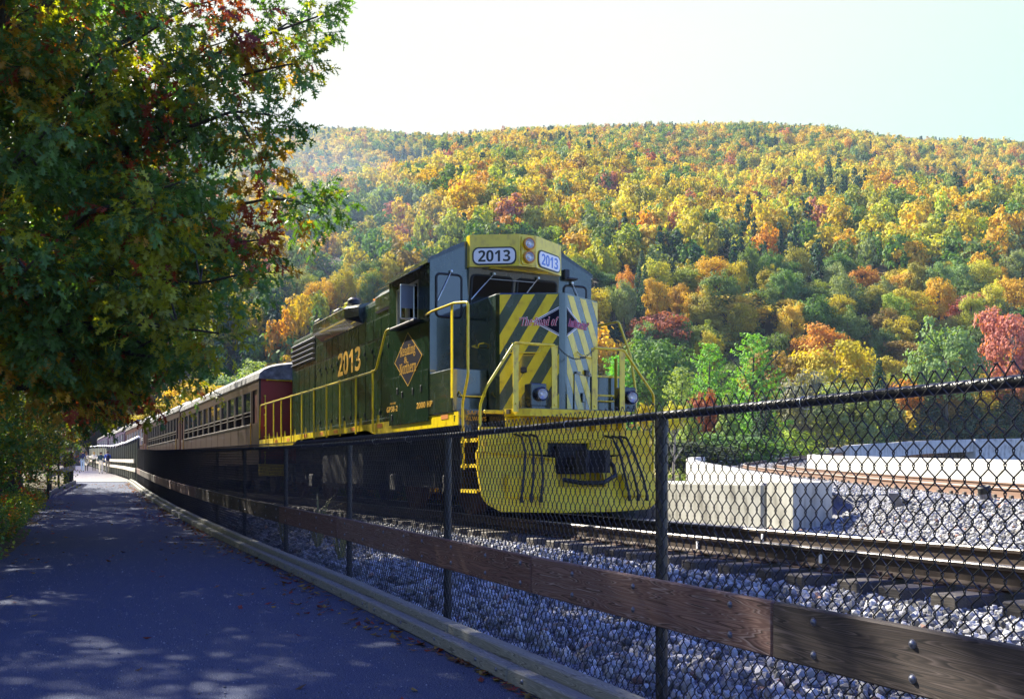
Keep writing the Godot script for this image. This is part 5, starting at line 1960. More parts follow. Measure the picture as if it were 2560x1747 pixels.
	text("2000 HP", "lettering", 0.74, 0.1, Transform3D(look_left, Vector3(-1.5475, 1.84, zt(15.4))), M["gold_letter"], loco, "Droid Sans", true)
	text("GP38-2", "lettering", 0.6, 0.1, Transform3D(look_left, Vector3(-1.5475, 1.86, zt(17.05))), M["gold_letter"], loco, "Droid Sans", true)
	text("ROAD CLASS", "lettering", 0.3, 0.035, Transform3D(look_left, Vector3(-1.5475, 1.96, zt(17.0))), M["gold_letter"], loco, "Droid Sans", true)
	text("F", "lettering", 0.06, 0.09, Transform3D(look_left, Vector3(-1.523, 1.55, zt(14.14))), M["black_letter"], loco, "Droid Serif", true)
	# front windows
	for s in [-1.0, 1.0]:
		front_window(loco, Transform3D(Basis.IDENTITY, Vector3(1.205 * s, 3.645, -2.206)), 0.45, 0.71, glass)
		front_window(loco, Transform3D(Basis(Vector3.RIGHT, 0.147), Vector3(0.425 * s, 3.77, -2.195)), 0.76, 0.52, muted_glass)
	wiper(loco, Vector3(-1.17, 4.05, -2.17), Vector3(-1.33, 3.72, -2.16))
	wiper(loco, Vector3(1.13, 4.05, -2.17), Vector3(1.3, 3.7, -2.16))
	wiper(loco, Vector3(-0.42, 4.06, -2.1), Vector3(-0.72, 3.72, -2.14))
	wiper(loco, Vector3(0.42, 4.06, -2.1), Vector3(0.16, 3.72, -2.14))
	mb = Mb.new()
	mb.rod(Vector3(-0.5, 3.97, -2.1), Vector3(0.36, 3.98, -2.1), 0.008, 6)
	put(mb, "wiper_link", M["silver"], loco)
	mb = Mb.new()
	mb.box(Vector3(1.0, 4.18, -2.16), Vector3(0.1, 0.18, 0.1), 0.01)
	mb.box(Vector3(1.1, 4.11, -2.14), Vector3(0.2, 0.03, 0.12), 0.006)
	put(mb, "lamp_bracket", M["black_steel"], loco)
	# number housing with boards and headlight
	mb = Mb.new()
	plan(mb, [Vector2(-0.87, -2.24), Vector2(-0.87, -2.1), Vector2(-0.16, -1.67), Vector2(0.16, -1.67), Vector2(0.87, -2.1), Vector2(0.87, -2.24)], 4.14, 4.67)
	mb.box(Vector3(0.0, 4.128, -2.0), Vector3(1.1, 0.02, 0.06))
	var hs := put(mb, "number_housing", yellow, loco)
	for s in [-1.0, 1.0]:
		var u := Vector3(0.71, 0, 0.43 * -s).normalized() if s > 0 else Vector3(0.71, 0, 0.43).normalized()
		var nn := u.cross(Vector3.UP)
		nn = nn if nn.z > 0 else -nn
		var f := Transform3D(Basis(u, Vector3.UP, nn), Vector3(0.515 * s, 4.31, -1.885))
		mb = Mb.new()
		mb.prism(round_rect(0.74, 0.3, 0.11), 0.014, f)
		var nb := put(mb, "number_board", M["black_letter"], hs)
		mb = Mb.new()
		mb.prism(round_rect(0.69, 0.25, 0.09), 0.02, f)
		put(mb, "board_face", M["white_plate"], nb)
		text("2013", "number", 0.54, 0.19, f * Transform3D(Basis.IDENTITY, Vector3(0, 0, 0.021)), M["black_letter"] if s < 0 else M["sky_tinted_letter"], nb, "Droid Sans", true)
	mb = Mb.new()
	mb.prism(round_rect(0.26, 0.48, 0.06), 0.03, Transform3D(Basis.IDENTITY, Vector3(0, 4.4, -1.672)))
	var hl := put(mb, "headlight_housing", yellow, loco)
	for y in [4.51, 4.29]:
		mb = Mb.new()
		var fw := Transform3D(Basis(Vector3.RIGHT, Vector3(0, 0, 1), Vector3(0, -1, 0)), Vector3(0, y, -1.645))
		mb.lathe([Vector2(0.105, 0.0), Vector2(0.105, 0.055), Vector2(0.085, 0.062), Vector2(0.078, 0.05), Vector2(0.05, 0.016), Vector2(0, 0.006)], 22, fw)
		var h := put(mb, "headlight", M["amber_ring"], hl)
		mb = Mb.new()
		mb.lathe([Vector2(0.077, 0.05), Vector2(0.05, 0.018), Vector2(0.018, 0.009), Vector2(0.018, 0.03), Vector2(0, 0.034)], 22, fw)
		put(mb, "reflector", M["silver"], h)
		mb = Mb.new()
		mb.lathe([Vector2(0.083, 0.058), Vector2(0.05, 0.068), Vector2(0, 0.072)], 22, fw)
		put(mb, "lens", M["lens_glass"], h)

	# short nose, its stripes and emblem
	mb = Mb.new()
	var np := [Vector2(-0.925, -2.24), Vector2(-0.925, -0.95), Vector2(-0.885, -0.888), Vector2(-0.07, -0.447), Vector2(-0.03, -0.43), Vector2(0.03, -0.43), Vector2(0.07, -0.447), Vector2(0.885, -0.888), Vector2(0.925, -0.95), Vector2(0.925, -2.24)]
	plan(mb, np, 1.646, 3.48)
	var tp := []
	for q in np:
		tp.append(Vector2(q.x * 0.97, lerpf(q.y, -1.5, 0.03)))
	plan(mb, np, 3.48, 3.5, 0.985)
	var nose := put(mb, "nose", green, loco)
	for s in [-1.0, 1.0]:
		var wide := 0.925
		var u := Vector3(0.815, 0, 0.441).normalized() if s < 0 else Vector3(0.815, 0, -0.441).normalized()
		var nn := u.cross(Vector3.UP)
		nn = nn if nn.z > 0 else -nn
		var org := Vector3(-0.885, 0, -0.888) if s < 0 else Vector3(0.07, 0, -0.447)
		var f := Transform3D(Basis(u, Vector3.UP, nn), org + nn * 0.0005)
		var rect := PackedVector2Array([Vector2(0.0, 1.68), Vector2(wide, 1.68), Vector2(wide, 3.475), Vector2(0.0, 3.475)])
		for k in range(-1, 7):
			var a := 0.02 + 0.365 * k
			var st := PackedVector2Array()
			for q in [Vector2(a, 3.5), Vector2(a + 0.18, 3.5), Vector2(a + 0.18 - 1.09, 1.65), Vector2(a - 1.09, 1.65)]:
				st.append(q if s < 0 else Vector2(wide - q.x, q.y))
			for piece in Geometry2D.intersect_polygons(st, rect):
				mb = Mb.new()
				mb.prism(piece, 0.002, f)
				put(mb, "stripe", yellow, nose)
		var e := wide if s < 0 else 0.0
		var d := -1.0 if s < 0 else 1.0
		mb = Mb.new()
		mb.prism(PackedVector2Array([Vector2(e, 3.285), Vector2(e + d * 0.42, 3.055), Vector2(e, 2.825)]), 0.004, f)
		var dm := put(mb, "nose_emblem", M["white_plate"], nose)
		mb = Mb.new()
		mb.prism(PackedVector2Array([Vector2(e, 3.268), Vector2(e + d * 0.39, 3.055), Vector2(e, 2.842)]), 0.006, f)
		mb.prism(PackedVector2Array([Vector2(e, 3.245), Vector2(e + d * 0.347, 3.055), Vector2(e, 2.865)]), 0.0065, f)
		put(mb, "emblem_field", M["navy_panel"], dm)
		mb = Mb.new()
		for y in [1.0, -1.0]:
			mb.prism(PackedVector2Array([Vector2(e, 3.055 + 0.2 * y), Vector2(e + d * 0.368, 3.055), Vector2(e + d * 0.352, 3.055), Vector2(e, 3.055 + 0.192 * y)]), 0.008, f)
		put(mb, "emblem_line", M["white_plate"], dm)
		var words := "\"The Road of" if s < 0 else "Anthracite\""
		var tc := Vector3(e + d * 0.325, 3.055, 0.009)
		text(words, "slogan_edge", 0.612, 0.142, f * Transform3D(Basis.IDENTITY, tc), M["white_plate"] if s < 0 else M["lilac_band"], nose, "Droid Serif", true, 0.22)
		text(words, "slogan", 0.605, 0.136, f * Transform3D(Basis.IDENTITY, tc + Vector3(0, 0, 0.003)), M["red_letter"], nose, "Droid Serif", false, 0.22)
		# lock and grab iron
		mb = Mb.new()
		mb.box(f * Vector3(e + d * 0.55, 2.3, 0.02), Vector3(0.1, 0.09, 0.04), 0.01, f.basis)
		put(mb, "lock_plate", M["black_steel"], nose)
		mb = Mb.new()
		mb.tube(path3([f * Vector3(e + d * 0.82, 2.62, 0), f * Vector3(e + d * 0.82, 2.56, 0.07), f * Vector3(e + d * 0.3, 2.56, 0.07), f * Vector3(e + d * 0.3, 2.62, 0)]), 0.011, 8)
		put(mb, "grab_iron", yellow, nose)
	# sand hatch low on the right half
	var hb := Vector3(0.815, 0, -0.441).normalized()
	var hn := Vector3(0.441, 0, 0.815).normalized()
	var hf := Transform3D(Basis(hb, Vector3.UP, hn), Vector3(0.07, 0, -0.447))
	mb = Mb.new()
	for q in [[Vector3(0.2, 1.98, 0.008), Vector3(0.012, 0.56, 0.016)], [Vector3(0.72, 1.98, 0.008), Vector3(0.012, 0.56, 0.016)], [Vector3(0.46, 2.26, 0.008), Vector3(0.52, 0.012, 0.016)]]:
		mb.box(hf * q[0], q[1], 0.0, hf.basis)
	for x in [0.3, 0.62]:
		mb.box(hf * Vector3(x, 2.285, 0.018), Vector3(0.13, 0.035, 0.03), 0.008, hf.basis)
	mb.box(hf * Vector3(0.46, 1.9, 0.014), Vector3(0.07, 0.15, 0.03), 0.008, hf.basis)
	put(mb, "sand_hatch", dark, nose)
	# boxes beside the nose
	for s in [-1.0, 1.0]:
		mb = Mb.new()
		mb.span(Vector3(0.93 * s, 1.646, -2.2), Vector3(1.54 * s, 2.34, -1.25), 0.015)
		var bx := put(mb, "battery_box", green, loco)
		if s > 0:
			for y in [1.7, 2.0, 2.32]:
				mb = Mb.new()
				mb.box(Vector3(1.235, y, -1.24), Vector3(0.6, 0.035, 0.02), 0.004)
				put(mb, "edge_strip", yellow, bx)
		mb = Mb.new()
		mb.tube(path3([Vector3(1.42 * s, 1.98, -1.25), Vector3(1.42 * s, 1.9, -1.16), Vector3(1.0 * s, 1.9, -1.16), Vector3(1.0 * s, 1.98, -1.25)]), 0.013, 8)
		put(mb, "grab_iron", yellow, bx)
		mb = Mb.new()
		mb.tube(path3([Vector3(0.926 * s, 2.78, -1.75), Vector3(1.0 * s, 2.76, -1.72), Vector3(1.0 * s, 2.7, -1.45), Vector3(1.02 * s, 2.76, -1.4), Vector3(0.926 * s, 2.78, -1.4)]), 0.011, 8)
		put(mb, "door_handle", yellow, loco)

	# front end: anticlimber, pilot and plow
	mb = Mb.new()
	plan(mb, [Vector2(-1.06, -0.35), Vector2(-1.0, -0.1), Vector2(-0.8, 0.0), Vector2(0.8, 0.0), Vector2(1.0, -0.1), Vector2(1.06, -0.35)], 1.545, 1.655)
	var ac := put(mb, "anticlimber", steel, loco)
	mb = Mb.new()
	plan(mb, [Vector2(-1.0, -0.34), Vector2(-0.9, -0.15), Vector2(-0.75, -0.05), Vector2(0.75, -0.05), Vector2(0.9, -0.15), Vector2(1.0, -0.34)], 1.655, 1.668)
	put(mb, "deck_plate", dark, ac)
	mb = Mb.new()
	mb.span(Vector3(-0.36, 1.16, -0.34), Vector3(0.36, 1.545, -0.28), 0.01)
	for s in [-1.0, 1.0]:
		mb.span(Vector3(0.36 * s, 0.98, -0.34), Vector3(1.5 * s, 1.38, -0.28), 0.01)
		mb.span(Vector3(0.36 * s, 1.38, -0.335), Vector3(1.06 * s, 1.545, -0.285), 0.01)
		mb.span(Vector3(1.06 * s, 1.585, -0.4), Vector3(1.38 * s, 1.64, -0.36), 0.008)
		for k in 4:
			mb.prism(PackedVector2Array([Vector2(-0.28, 1.54), Vector2(-0.28, 1.34), Vector2(-0.06, 1.54)]), 0.03, side_on((0.2 + k * 0.24) * s))
	put(mb, "pilot_plate", steel, loco)
	mb = Mb.new()
	for s in [-1.0, 1.0]:
		var a := Vector3(1.53 * s, 1.02, -0.3)
		var b := Vector3(0.42 * s, 0.9, 0.02)
		var c := Vector3(1.53 * s, 0.79, -0.27)
		var d := Vector3(0.42 * s, 0.64, 0.09)
		var e := Vector3(1.53 * s, 0.38, -0.1)
		var e2 := Vector3(1.47 * s, 0.26, -0.05)
		var f := Vector3(1.28 * s, 0.15, 0.02)
		var g := Vector3(0.42 * s, 0.48, 0.17)
		var h := Vector3(0.42 * s, 0.13, 0.3)
		var back := Vector3(0, 0, -0.03)
		for q in [[a, b, d, c], [c, d, g, e], [e, g, h, f], [e, f, e2]]:
			for side in [0, 1]:
				for i in range(1, q.size() - 1):
					var o: Vector3 = back if side else Vector3.ZERO
					if (s < 0) == (side == 0):
						mb.tri(q[0] + o, q[i + 1] + o, q[i] + o)
					else:
						mb.tri(q[0] + o, q[i] + o, q[i + 1] + o)
		for q in [[a, b], [b, d], [d, g], [a, c], [c, e], [e, e2], [e2, f], [f, h]]:
			mb.bar(q[0] - Vector3(0, 0, 0.015), q[1] - Vector3(0, 0, 0.015), 0.03, 0.034)
		mb.span(Vector3(0.405 * s, 0.5, -0.3), Vector3(0.435 * s, 0.9, 0.04))
		mb.bar(a + Vector3(0, 0.012, 0.02), b + Vector3(0, 0.012, 0.03), 0.09, 0.02)
		mb.box(Vector3(0.95 * s, 0.5, 0.02), Vector3(0.5, 0.36, 0.2), 0.03, Basis(Vector3.UP, 0.3 * s))
	for q in [[Vector3(-0.42, 0.48, 0.17), Vector3(0.42, 0.48, 0.17), Vector3(0.42, 0.13, 0.3), Vector3(-0.42, 0.13, 0.3)]]:
		mb.quad(q[0], q[3], q[2], q[1])
		mb.quad(q[0] + Vector3(0, 0, -0.03), q[1] + Vector3(0, 0, -0.03), q[2] + Vector3(0, 0, -0.03), q[3] + Vector3(0, 0, -0.03))
	mb.bar(Vector3(-0.42, 0.48, 0.15), Vector3(0.42, 0.48, 0.15), 0.05, 0.03)
	mb.bar(Vector3(-0.42, 0.13, 0.285), Vector3(0.42, 0.13, 0.285), 0.03, 0.03)
	mb.span(Vector3(-0.42, 0.42, -0.32), Vector3(0.42, 0.47, 0.14))
	mb.span(Vector3(-0.42, 0.44, -0.36), Vector3(0.42, 0.7, -0.33))
	put(mb, "snow_plow", steel, loco)
	# coupler
	mb = Mb.new()
	mb.span(Vector3(-0.2, 0.68, -0.5), Vector3(0.3, 1.12, -0.26), 0.02)
	mb.bar(Vector3(0.03, 0.87, -0.4), Vector3(0.03, 0.87, 0.3), 0.17, 0.2, 0.03)
	mb.prism(PackedVector2Array([Vector2(-0.17, 0.25), Vector2(0.24, 0.25), Vector2(0.28, 0.4), Vector2(0.24, 0.56), Vector2(0.12, 0.62), Vector2(0.06, 0.5), Vector2(-0.02, 0.42), Vector2(-0.1, 0.52), Vector2(-0.2, 0.6), Vector2(-0.24, 0.42)]), 0.34, Transform3D(Basis(Vector3.RIGHT, Vector3(0, 0, 1), Vector3(0, -1, 0)), Vector3(0, 1.04, 0)))
	put(mb, "coupler", M["grime"], loco)
	mb = Mb.new()
	mb.box(Vector3(0.16, 0.87, 0.46), Vector3(0.13, 0.3, 0.2), 0.04)
	put(mb, "coupler_knuckle", M["rust_dark"], loco)
	mb = Mb.new()
	mb.tube(path3([Vector3(-1.3, 1.12, -0.2), Vector3(-0.9, 1.2, -0.12), Vector3(-0.1, 1.2, -0.05), Vector3(0.1, 1.22, 0.1), Vector3(0.9, 1.2, -0.1), Vector3(1.3, 1.12, -0.2)]), 0.015, 8)
	put(mb, "uncoupling_lever", steel, loco)
	# hoses
	for s in [-1.0, 1.0]:
		for k in 3:
			mb = Mb.new()
			var x: float = (0.66 + k * 0.13) * s
			mb.tube(PackedVector3Array([Vector3(x, 1.28, -0.28), Vector3(x, 1.24, -0.06), Vector3(x + 0.02 * s, 1.0, 0.12), Vector3(x + (0.05 + 0.03 * k) * s, 0.62, 0.24), Vector3(x + (0.1 + 0.03 * k) * s, 0.36, 0.27)]), 0.019, 7)
			mb.box(Vector3(x + (0.1 + 0.03 * k) * s, 0.32, 0.27), Vector3(0.05, 0.1, 0.05), 0.012)
			put(mb, "air_hose", M["rubber"], loco)
	mb = Mb.new()
	mb.tube(PackedVector3Array([Vector3(-0.3, 0.6, 0.1), Vector3(-0.1, 0.55, 0.3), Vector3(0.25, 0.55, 0.34), Vector3(0.5, 0.66, 0.28), Vector3(0.58, 0.8, 0.1), Vector3(0.6, 1.0, -0.28)]), 0.035, 8)
	put(mb, "brake_hose", M["rubber"], loco)
	# ditch lights
	for q in [-0.61, 0.98]:
		mb = Mb.new()
		mb.box(Vector3(q, 1.87, -0.2), Vector3(0.27, 0.34, 0.22), 0.012)
		mb.box(Vector3(q, 1.69, -0.2), Vector3(0.24, 0.06, 0.2), 0.01)
		var dl := put(mb, "ditch_light", M["dark_paint"], loco)
		mb = Mb.new()
		var fw := Transform3D(Basis(Vector3.RIGHT, Vector3(0, 0, 1), Vector3(0, -1, 0)), Vector3(q + 0.03, 1.88, -0.092))
		mb.lathe([Vector2(0.108, 0.0), Vector2(0.108, 0.07), Vector2(0.095, 0.085), Vector2(0.08, 0.075)], 24, fw)
		put(mb, "bezel", M["dark_paint"], dl)
		mb = Mb.new()
		mb.lathe([Vector2(0.081, 0.075), Vector2(0.06, 0.035), Vector2(0.02, 0.012), Vector2(0.02, 0.035), Vector2(0.0, 0.04)], 24, fw)
		put(mb, "reflector", M["silver"], dl)
		mb = Mb.new()
		mb.lathe([Vector2(0.082, 0.076), Vector2(0.05, 0.09), Vector2(0, 0.095)], 24, fw)
		put(mb, "lens", M["lens_glass"], dl)
	# steps
	for s in [-1.0, 1.0]:
		mb = Mb.new()
		mb.span(Vector3(0.95 * s, 1.44, -1.06), Vector3(1.5 * s, 1.69, -1.045), 0.0)
		mb.span(Vector3(1.0 * s, 0.4, -0.95), Vector3(1.04 * s, 1.58, -0.34))
		mb.span(Vector3(1.0 * s, 0.4, -1.0), Vector3(1.5 * s, 1.44, -0.95))
		var well := put(mb, "step_well", M["dark_paint"], loco)
		for y in [0.42, 0.8, 1.18]:
			mb = Mb.new()
			mb.span(Vector3(1.04 * s, y, -0.94), Vector3(1.5 * s, y + 0.03, -0.36), 0.0)
			mb.span(Vector3(1.5 * s, y - 0.02, -0.94), Vector3(1.52 * s, y + 0.035, -0.36), 0.0)
			put(mb, "step", steel, well)
	text("SAFETY", "lettering", 0.34, 0.066, Transform3D(Basis.IDENTITY, Vector3(-1.2, 1.635, -1.043)), M["gold_letter"], loco, "Droid Sans", true)
	text("ALWAYS", "lettering", 0.36, 0.066, Transform3D(Basis.IDENTITY, Vector3(-1.22, 1.545, -1.043)), M["gold_letter"], loco, "Droid Sans", true)

	# handrails
	var posts := [-1.01, -0.36, 0.34, 0.84]
	for x in posts:
		mb = Mb.new()
		mb.prism(PackedVector2Array([Vector2(-0.045, 1.6), Vector2(0.045, 1.6), Vector2(0.045, 2.45), Vector2(0.06, 2.62), Vector2(-0.06, 2.62), Vector2(-0.045, 2.45)]), 0.014, Transform3D(Basis.IDENTITY, Vector3(x, 0, -0.07)))
		mb.box(Vector3(x, 1.72, -0.05), Vector3(0.02, 0.03, 0.02), 0.004)
		put(mb, "handrail_post", yellow, loco)
	for s in [-1.0, 1.0]:
		mb = Mb.new()
		var xo := -1.01 if s < 0 else 0.84
		var xi := -0.36 if s < 0 else 0.34
		mb.tube(path3([Vector3(xi, 2.62, -0.06), Vector3(lerpf(xi, xo, 0.5), 2.615, -0.06), Vector3(xo + 0.02 * s, 2.62, -0.06), Vector3(1.46 * s, 1.95, -0.12), Vector3(1.52 * s, 1.7, -0.2), Vector3(1.52 * s, 0.75, -0.22)]), 0.021, 8)
		put(mb, "handrail", yellow, loco)
		mb = Mb.new()
		if s > 0:
			mb.tube(path3([Vector3(1.36, 3.25, zt(15.1)), Vector3(1.36, 3.22, zt(13.95)), Vector3(1.44, 2.62, zt(13.7)), Vector3(1.46, 2.1, zt(13.6)), Vector3(1.5, 0.75, zt(13.6))]), 0.021, 8)
		else:
			mb.tube(path3([Vector3(1.54 * s, 3.33, zt(15.33)), Vector3(1.6 * s, 3.32, zt(14.9)), Vector3(1.6 * s, 3.31, zt(13.95)), Vector3(1.6 * s, 3.24, zt(13.42)), Vector3(1.6 * s, 2.15, zt(13.42)), Vector3(1.57 * s, 1.75, zt(13.7)), Vector3(1.55 * s, 0.75, zt(13.7))]), 0.021, 8)
		put(mb, "handrail", yellow, loco)
		mb = Mb.new()
		mb.box(Vector3(1.58 * s if s < 0 else 1.4, 2.59 if s < 0 else 2.15, zt(14.1)), Vector3(0.014, 1.46 if s < 0 else 0.95, 0.085), 0.004)
		put(mb, "handrail_post", yellow, loco)
		mb = Mb.new()
		mb.tube(path3([Vector3(1.5 * s, 3.36, zt(17.22)), Vector3(1.56 * s, 3.33, zt(17.36)), Vector3(1.56 * s, 2.66, zt(17.95)), Vector3(1.56 * s, 2.64, zt(18.3)), Vector3(1.56 * s, 2.64, zt(28.6)), Vector3(1.56 * s, 2.6, zt(28.75)), Vector3(1.5 * s, 1.5, zt(29.2)), Vector3(1.5 * s, 0.7, zt(29.2))]), 0.021, 8)
		put(mb, "handrail", yellow, loco)
		for t in [18.15, 19.27, 20.43, 21.5, 22.62, 23.78, 24.9, 26.02, 26.95, 27.96]:
			mb = Mb.new()
			mb.box(Vector3(1.56 * s, 2.06, zt(t)), Vector3(0.03, 1.16, 0.055), 0.006)
			mb.box(Vector3(1.56 * s, 2.645, zt(t)), Vector3(0.055, 0.055, 0.07), 0.012)
			mb.prism(PackedVector2Array([Vector2(zt(t) + 0.06, 1.65), Vector2(zt(t) + 0.24, 1.65), Vector2(zt(t) + 0.2, 1.8), Vector2(zt(t) + 0.12, 1.8)]), 0.01, side_on(1.5 * s))
			put(mb, "handrail_post", yellow, loco)
		mb = Mb.new()
		mb.tube(path3([Vector3(0.3 * s, 2.64, -16.2), Vector3(1.1 * s, 2.64, -16.2), Vector3(1.5 * s, 1.7, -16.2), Vector3(1.5 * s, 0.6, -16.2)]), 0.02, 8)
		for x in [0.3, 1.08]:
			mb.box(Vector3(x * s, 2.12, -16.2), Vector3(0.09, 1.05, 0.02), 0.004)
		put(mb, "rear_handrail", yellow, loco)
	mb = Mb.new()
	mb.span(Vector3(-1.5, 0.6, -16.32), Vector3(1.5, 1.6, -16.28))
	put(mb, "rear_pilot", steel, loco)
	# safety chain across the gap in the front rail
	mb = Mb.new()
	for k in 21:
		var u := k / 20.0
		var sag := -0.15 * 4.0 * u * (1.0 - u)
		var p := Vector3(lerpf(-0.3, 0.3, u), 2.58 + sag, -0.03)
		var sl := Vector3(0.6, -0.15 * 4.0 * (1.0 - 2.0 * u), 0).normalized()
		var ring := PackedVector3Array()
		var across := Vector3(0, 0, 1) if k % 2 else sl.cross(Vector3(0, 0, 1))
		for j in 9:
			var an := TAU * j / 8.0
			ring.append(p + sl * cos(an) * 0.022 + across * sin(an) * 0.012)
		mb.tube(ring, 0.0045, 4, -1.0, false)
	put(mb, "safety_chain", M["black_steel"], loco)


# ---------------------------------------------------------------- coaches
func coach(label: String, t0: float, t1: float, paintwork: String, style: int) -> void:
	var mid := (t0 + t1) * 0.5
	var co := thing("railway_coach", label, "railway coach", Vector3(CX, rail_y(mid), -mid), 0.0, "coaches of the train")
	var h := (t1 - t0) * 0.5
	var body: Material = M[paintwork]
	var lo := 2.17
	var hi := 3.16
	var vest := 1.12
	var n := 11 if style == 0 else 6
	var mb := Mb.new()
	for s in [-1.0, 1.0]:
		var x: float = 1.5 * s
		mb.box(Vector3(x, (0.95 + lo) * 0.5, 0), Vector3(0.06, lo - 0.95, h * 2.0))
		mb.box(Vector3(x, (hi + 3.46) * 0.5, 0), Vector3(0.06, 3.46 - hi, h * 2.0))
		mb.box(Vector3(x * 1.012, lo - 0.03, 0), Vector3(0.08, 0.05, h * 2.0 - vest * 2.0), 0.012)
		mb.box(Vector3(x * 1.01, 3.44, 0), Vector3(0.08, 0.05, h * 2.0), 0.012)
		for k in int(h * 2.0 / 1.34):
			mb.box(Vector3(x * 1.006, 1.55, -h + 0.7 + k * 1.34), Vector3(0.056, 1.15, 0.05), 0.006)
	mb.span(Vector3(-1.47, 0.95, -h), Vector3(1.47, 1.1, h))
	var shell := put(mb, "body", body, co)
	# windows and the pillars between them
	var step := (h * 2.0 - vest * 2.0) / n
	for s in [-1.0, 1.0]:
		mb = Mb.new()
		for k in n + 1:
			mb.box(Vector3(1.5 * s, (lo + hi) * 0.5, h - vest - step * k), Vector3(0.06, hi - lo, 0.14 if style == 0 else 0.7))
		for e in [-1.0, 1.0]:
			mb.box(Vector3(1.5 * s, (lo + hi) * 0.5, e * (h - vest * 0.11)), Vector3(0.06, hi - lo, vest * 0.22))
			mb.box(Vector3(1.5 * s, (lo + hi) * 0.5, e * (h - vest * 0.93)), Vector3(0.06, hi - lo, vest * 0.14))
		put(mb, "pillars", body, co)
		for k in n:
			var zc := h - vest - step * (k + 0.5)
			var wd := step - (0.14 if style == 0 else 0.7)
			mb = Mb.new()
			for q in [[Vector3(0, 0.0, wd * 0.5 - 0.02), Vector3(0.05, hi - lo, 0.04)], [Vector3(0, 0.0, -wd * 0.5 + 0.02), Vector3(0.05, hi - lo, 0.04)], [Vector3(0, -0.12, 0), Vector3(0.035, 0.035, wd)], [Vector3(0, -(hi - lo) * 0.5 + 0.26, 0), Vector3(0.03, 0.022, wd)]]:
				mb.box(Vector3(1.515 * s, (lo + hi) * 0.5, zc) + q[0], q[1])
			var w := put(mb, "window", M["lattice"] if style == 0 else M["white_plate"], co)
			mb = Mb.new()
			mb.box(Vector3(1.49 * s, (lo + hi) * 0.5 + (0.19 if style == 0 else 0.0), zc), Vector3(0.006, (hi - lo) * (0.6 if style == 0 else 1.0), wd - 0.08))
			put(mb, "pane", M["pane"], w)
		for e in [-1.0, 1.0]:
			mb = Mb.new()
			mb.box(Vector3(1.455 * s, 2.2, e * (h - vest * 0.55)), Vector3(0.05, 2.3, vest * 0.62))
			put(mb, "door", M["maroon"] if style == 0 else body, co)
			mb = Mb.new()
			mb.rod(Vector3(1.56 * s, 1.3, e * (h - vest * 0.95)), Vector3(1.56 * s, 2.2, e * (h - vest * 0.95)), 0.018, 6)
			put(mb, "door_rail", M["gold_letter"], co)
	# inside: ceiling, floor, far partitions and seats; below it, added blocks
	mb = Mb.new()
	mb.span(Vector3(-1.45, 3.4, -h + 0.1), Vector3(1.45, 3.45, h - 0.1))
	for e in [-1.0, 1.0]:
		mb.box(Vector3(0, 2.2, e * (h - vest)), Vector3(2.9, 2.4, 0.05))
	if style == 0:
		for k in n:
			for s in [-1.0, 1.0]:
				mb.box(Vector3(0.85 * s, 1.75, h - vest - step * (k + 0.5)), Vector3(0.95, 0.95, 0.14), 0.03)
				mb.box(Vector3(0.85 * s, 1.42, h - vest - step * (k + 0.5) + 0.28), Vector3(0.95, 0.16, 0.5), 0.03)
	for k in 5:  # blocks added under the floor to shut out bright gaps
		mb.box(Vector3(0, 0.72, lerpf(-h * 0.55, h * 0.55, k / 4.0)), Vector3(2.5, 0.55, h * 0.22), 0.05)
	put(mb, "interior", M["interior_brown"], co)
	# ends
	for e in [-1.0, 1.0]:
		mb = Mb.new()
		mb.box(Vector3(0, 2.22, e * (h - 0.03)), Vector3(2.94, 2.5, 0.06))
		for x in [-0.5, 0.5]:
			mb.box(Vector3(x, 2.2, e * (h + 0.12)), Vector3(0.12, 2.3, 0.3), 0.02)
		mb.box(Vector3(0, 3.36, e * (h + 0.12)), Vector3(1.12, 0.12, 0.3), 0.02)
		var en := put(mb, "end_wall", M["maroon_end"], co)
		if e > 0 and style == 0:
			for q in [[Vector3(-1.36, 2.95, h + 0.06), Vector3(-1.36, 2.6, h + 0.06)], [Vector3(-1.36, 2.4, h + 0.06), Vector3(-1.36, 2.08, h + 0.06)], [Vector3(-1.36, 1.3, h + 0.06), Vector3(-1.36, 0.98, h + 0.06)], [Vector3(-1.3, 3.42, h + 0.06), Vector3(-0.6, 3.42, h + 0.06)], [Vector3(-1.36, 1.75, h + 0.06), Vector3(-0.55, 1.75, h + 0.06)]]:
				mb = Mb.new()
				mb.rod(q[0], q[1], 0.014, 6)
				for p in q:
					mb.box(p - Vector3(0, 0, 0.03), Vector3(0.05, 0.05, 0.07), 0.008)
				put(mb, "grab_iron", yellow_of(), en)
	# roof
	mb = Mb.new()
	var prof := PackedVector2Array()
	for k in 15:
		var a := PI * k / 14.0
		prof.append(Vector2(cos(a) * 1.56, 3.45 + pow(sin(a), 0.75) * (0.58 if style < 2 else 0.42)))
	var rings := []
	for q in [[-h - 0.08, 0.86], [-h + 0.25, 1.0], [h - 0.25, 1.0], [h + 0.08, 0.86]]:
		var r := PackedVector3Array()
		for p in prof:
			r.append(Vector3(p.x, 3.43 + (p.y - 3.43) * q[1], q[0]))
		rings.append(r)
	mb.loft(rings, true, true, false)
	if style == 2:
		mb.span(Vector3(-0.8, 3.7, -h + 1.5), Vector3(0.8, 4.14, h - 1.5), 0.08)
	var rf := put(mb, "roof", M["roof_gray"], co)
	for k in 5:
		mb = Mb.new()
		mb.box(Vector3(-0.35, 4.06 if style < 2 else 4.2, h - 2.6 - k * (h * 2.0 - 5.0) / 4.4), Vector3(0.4, 0.2, 0.7), 0.04)
		put(mb, "roof_vent", M["roof_dark"], rf)
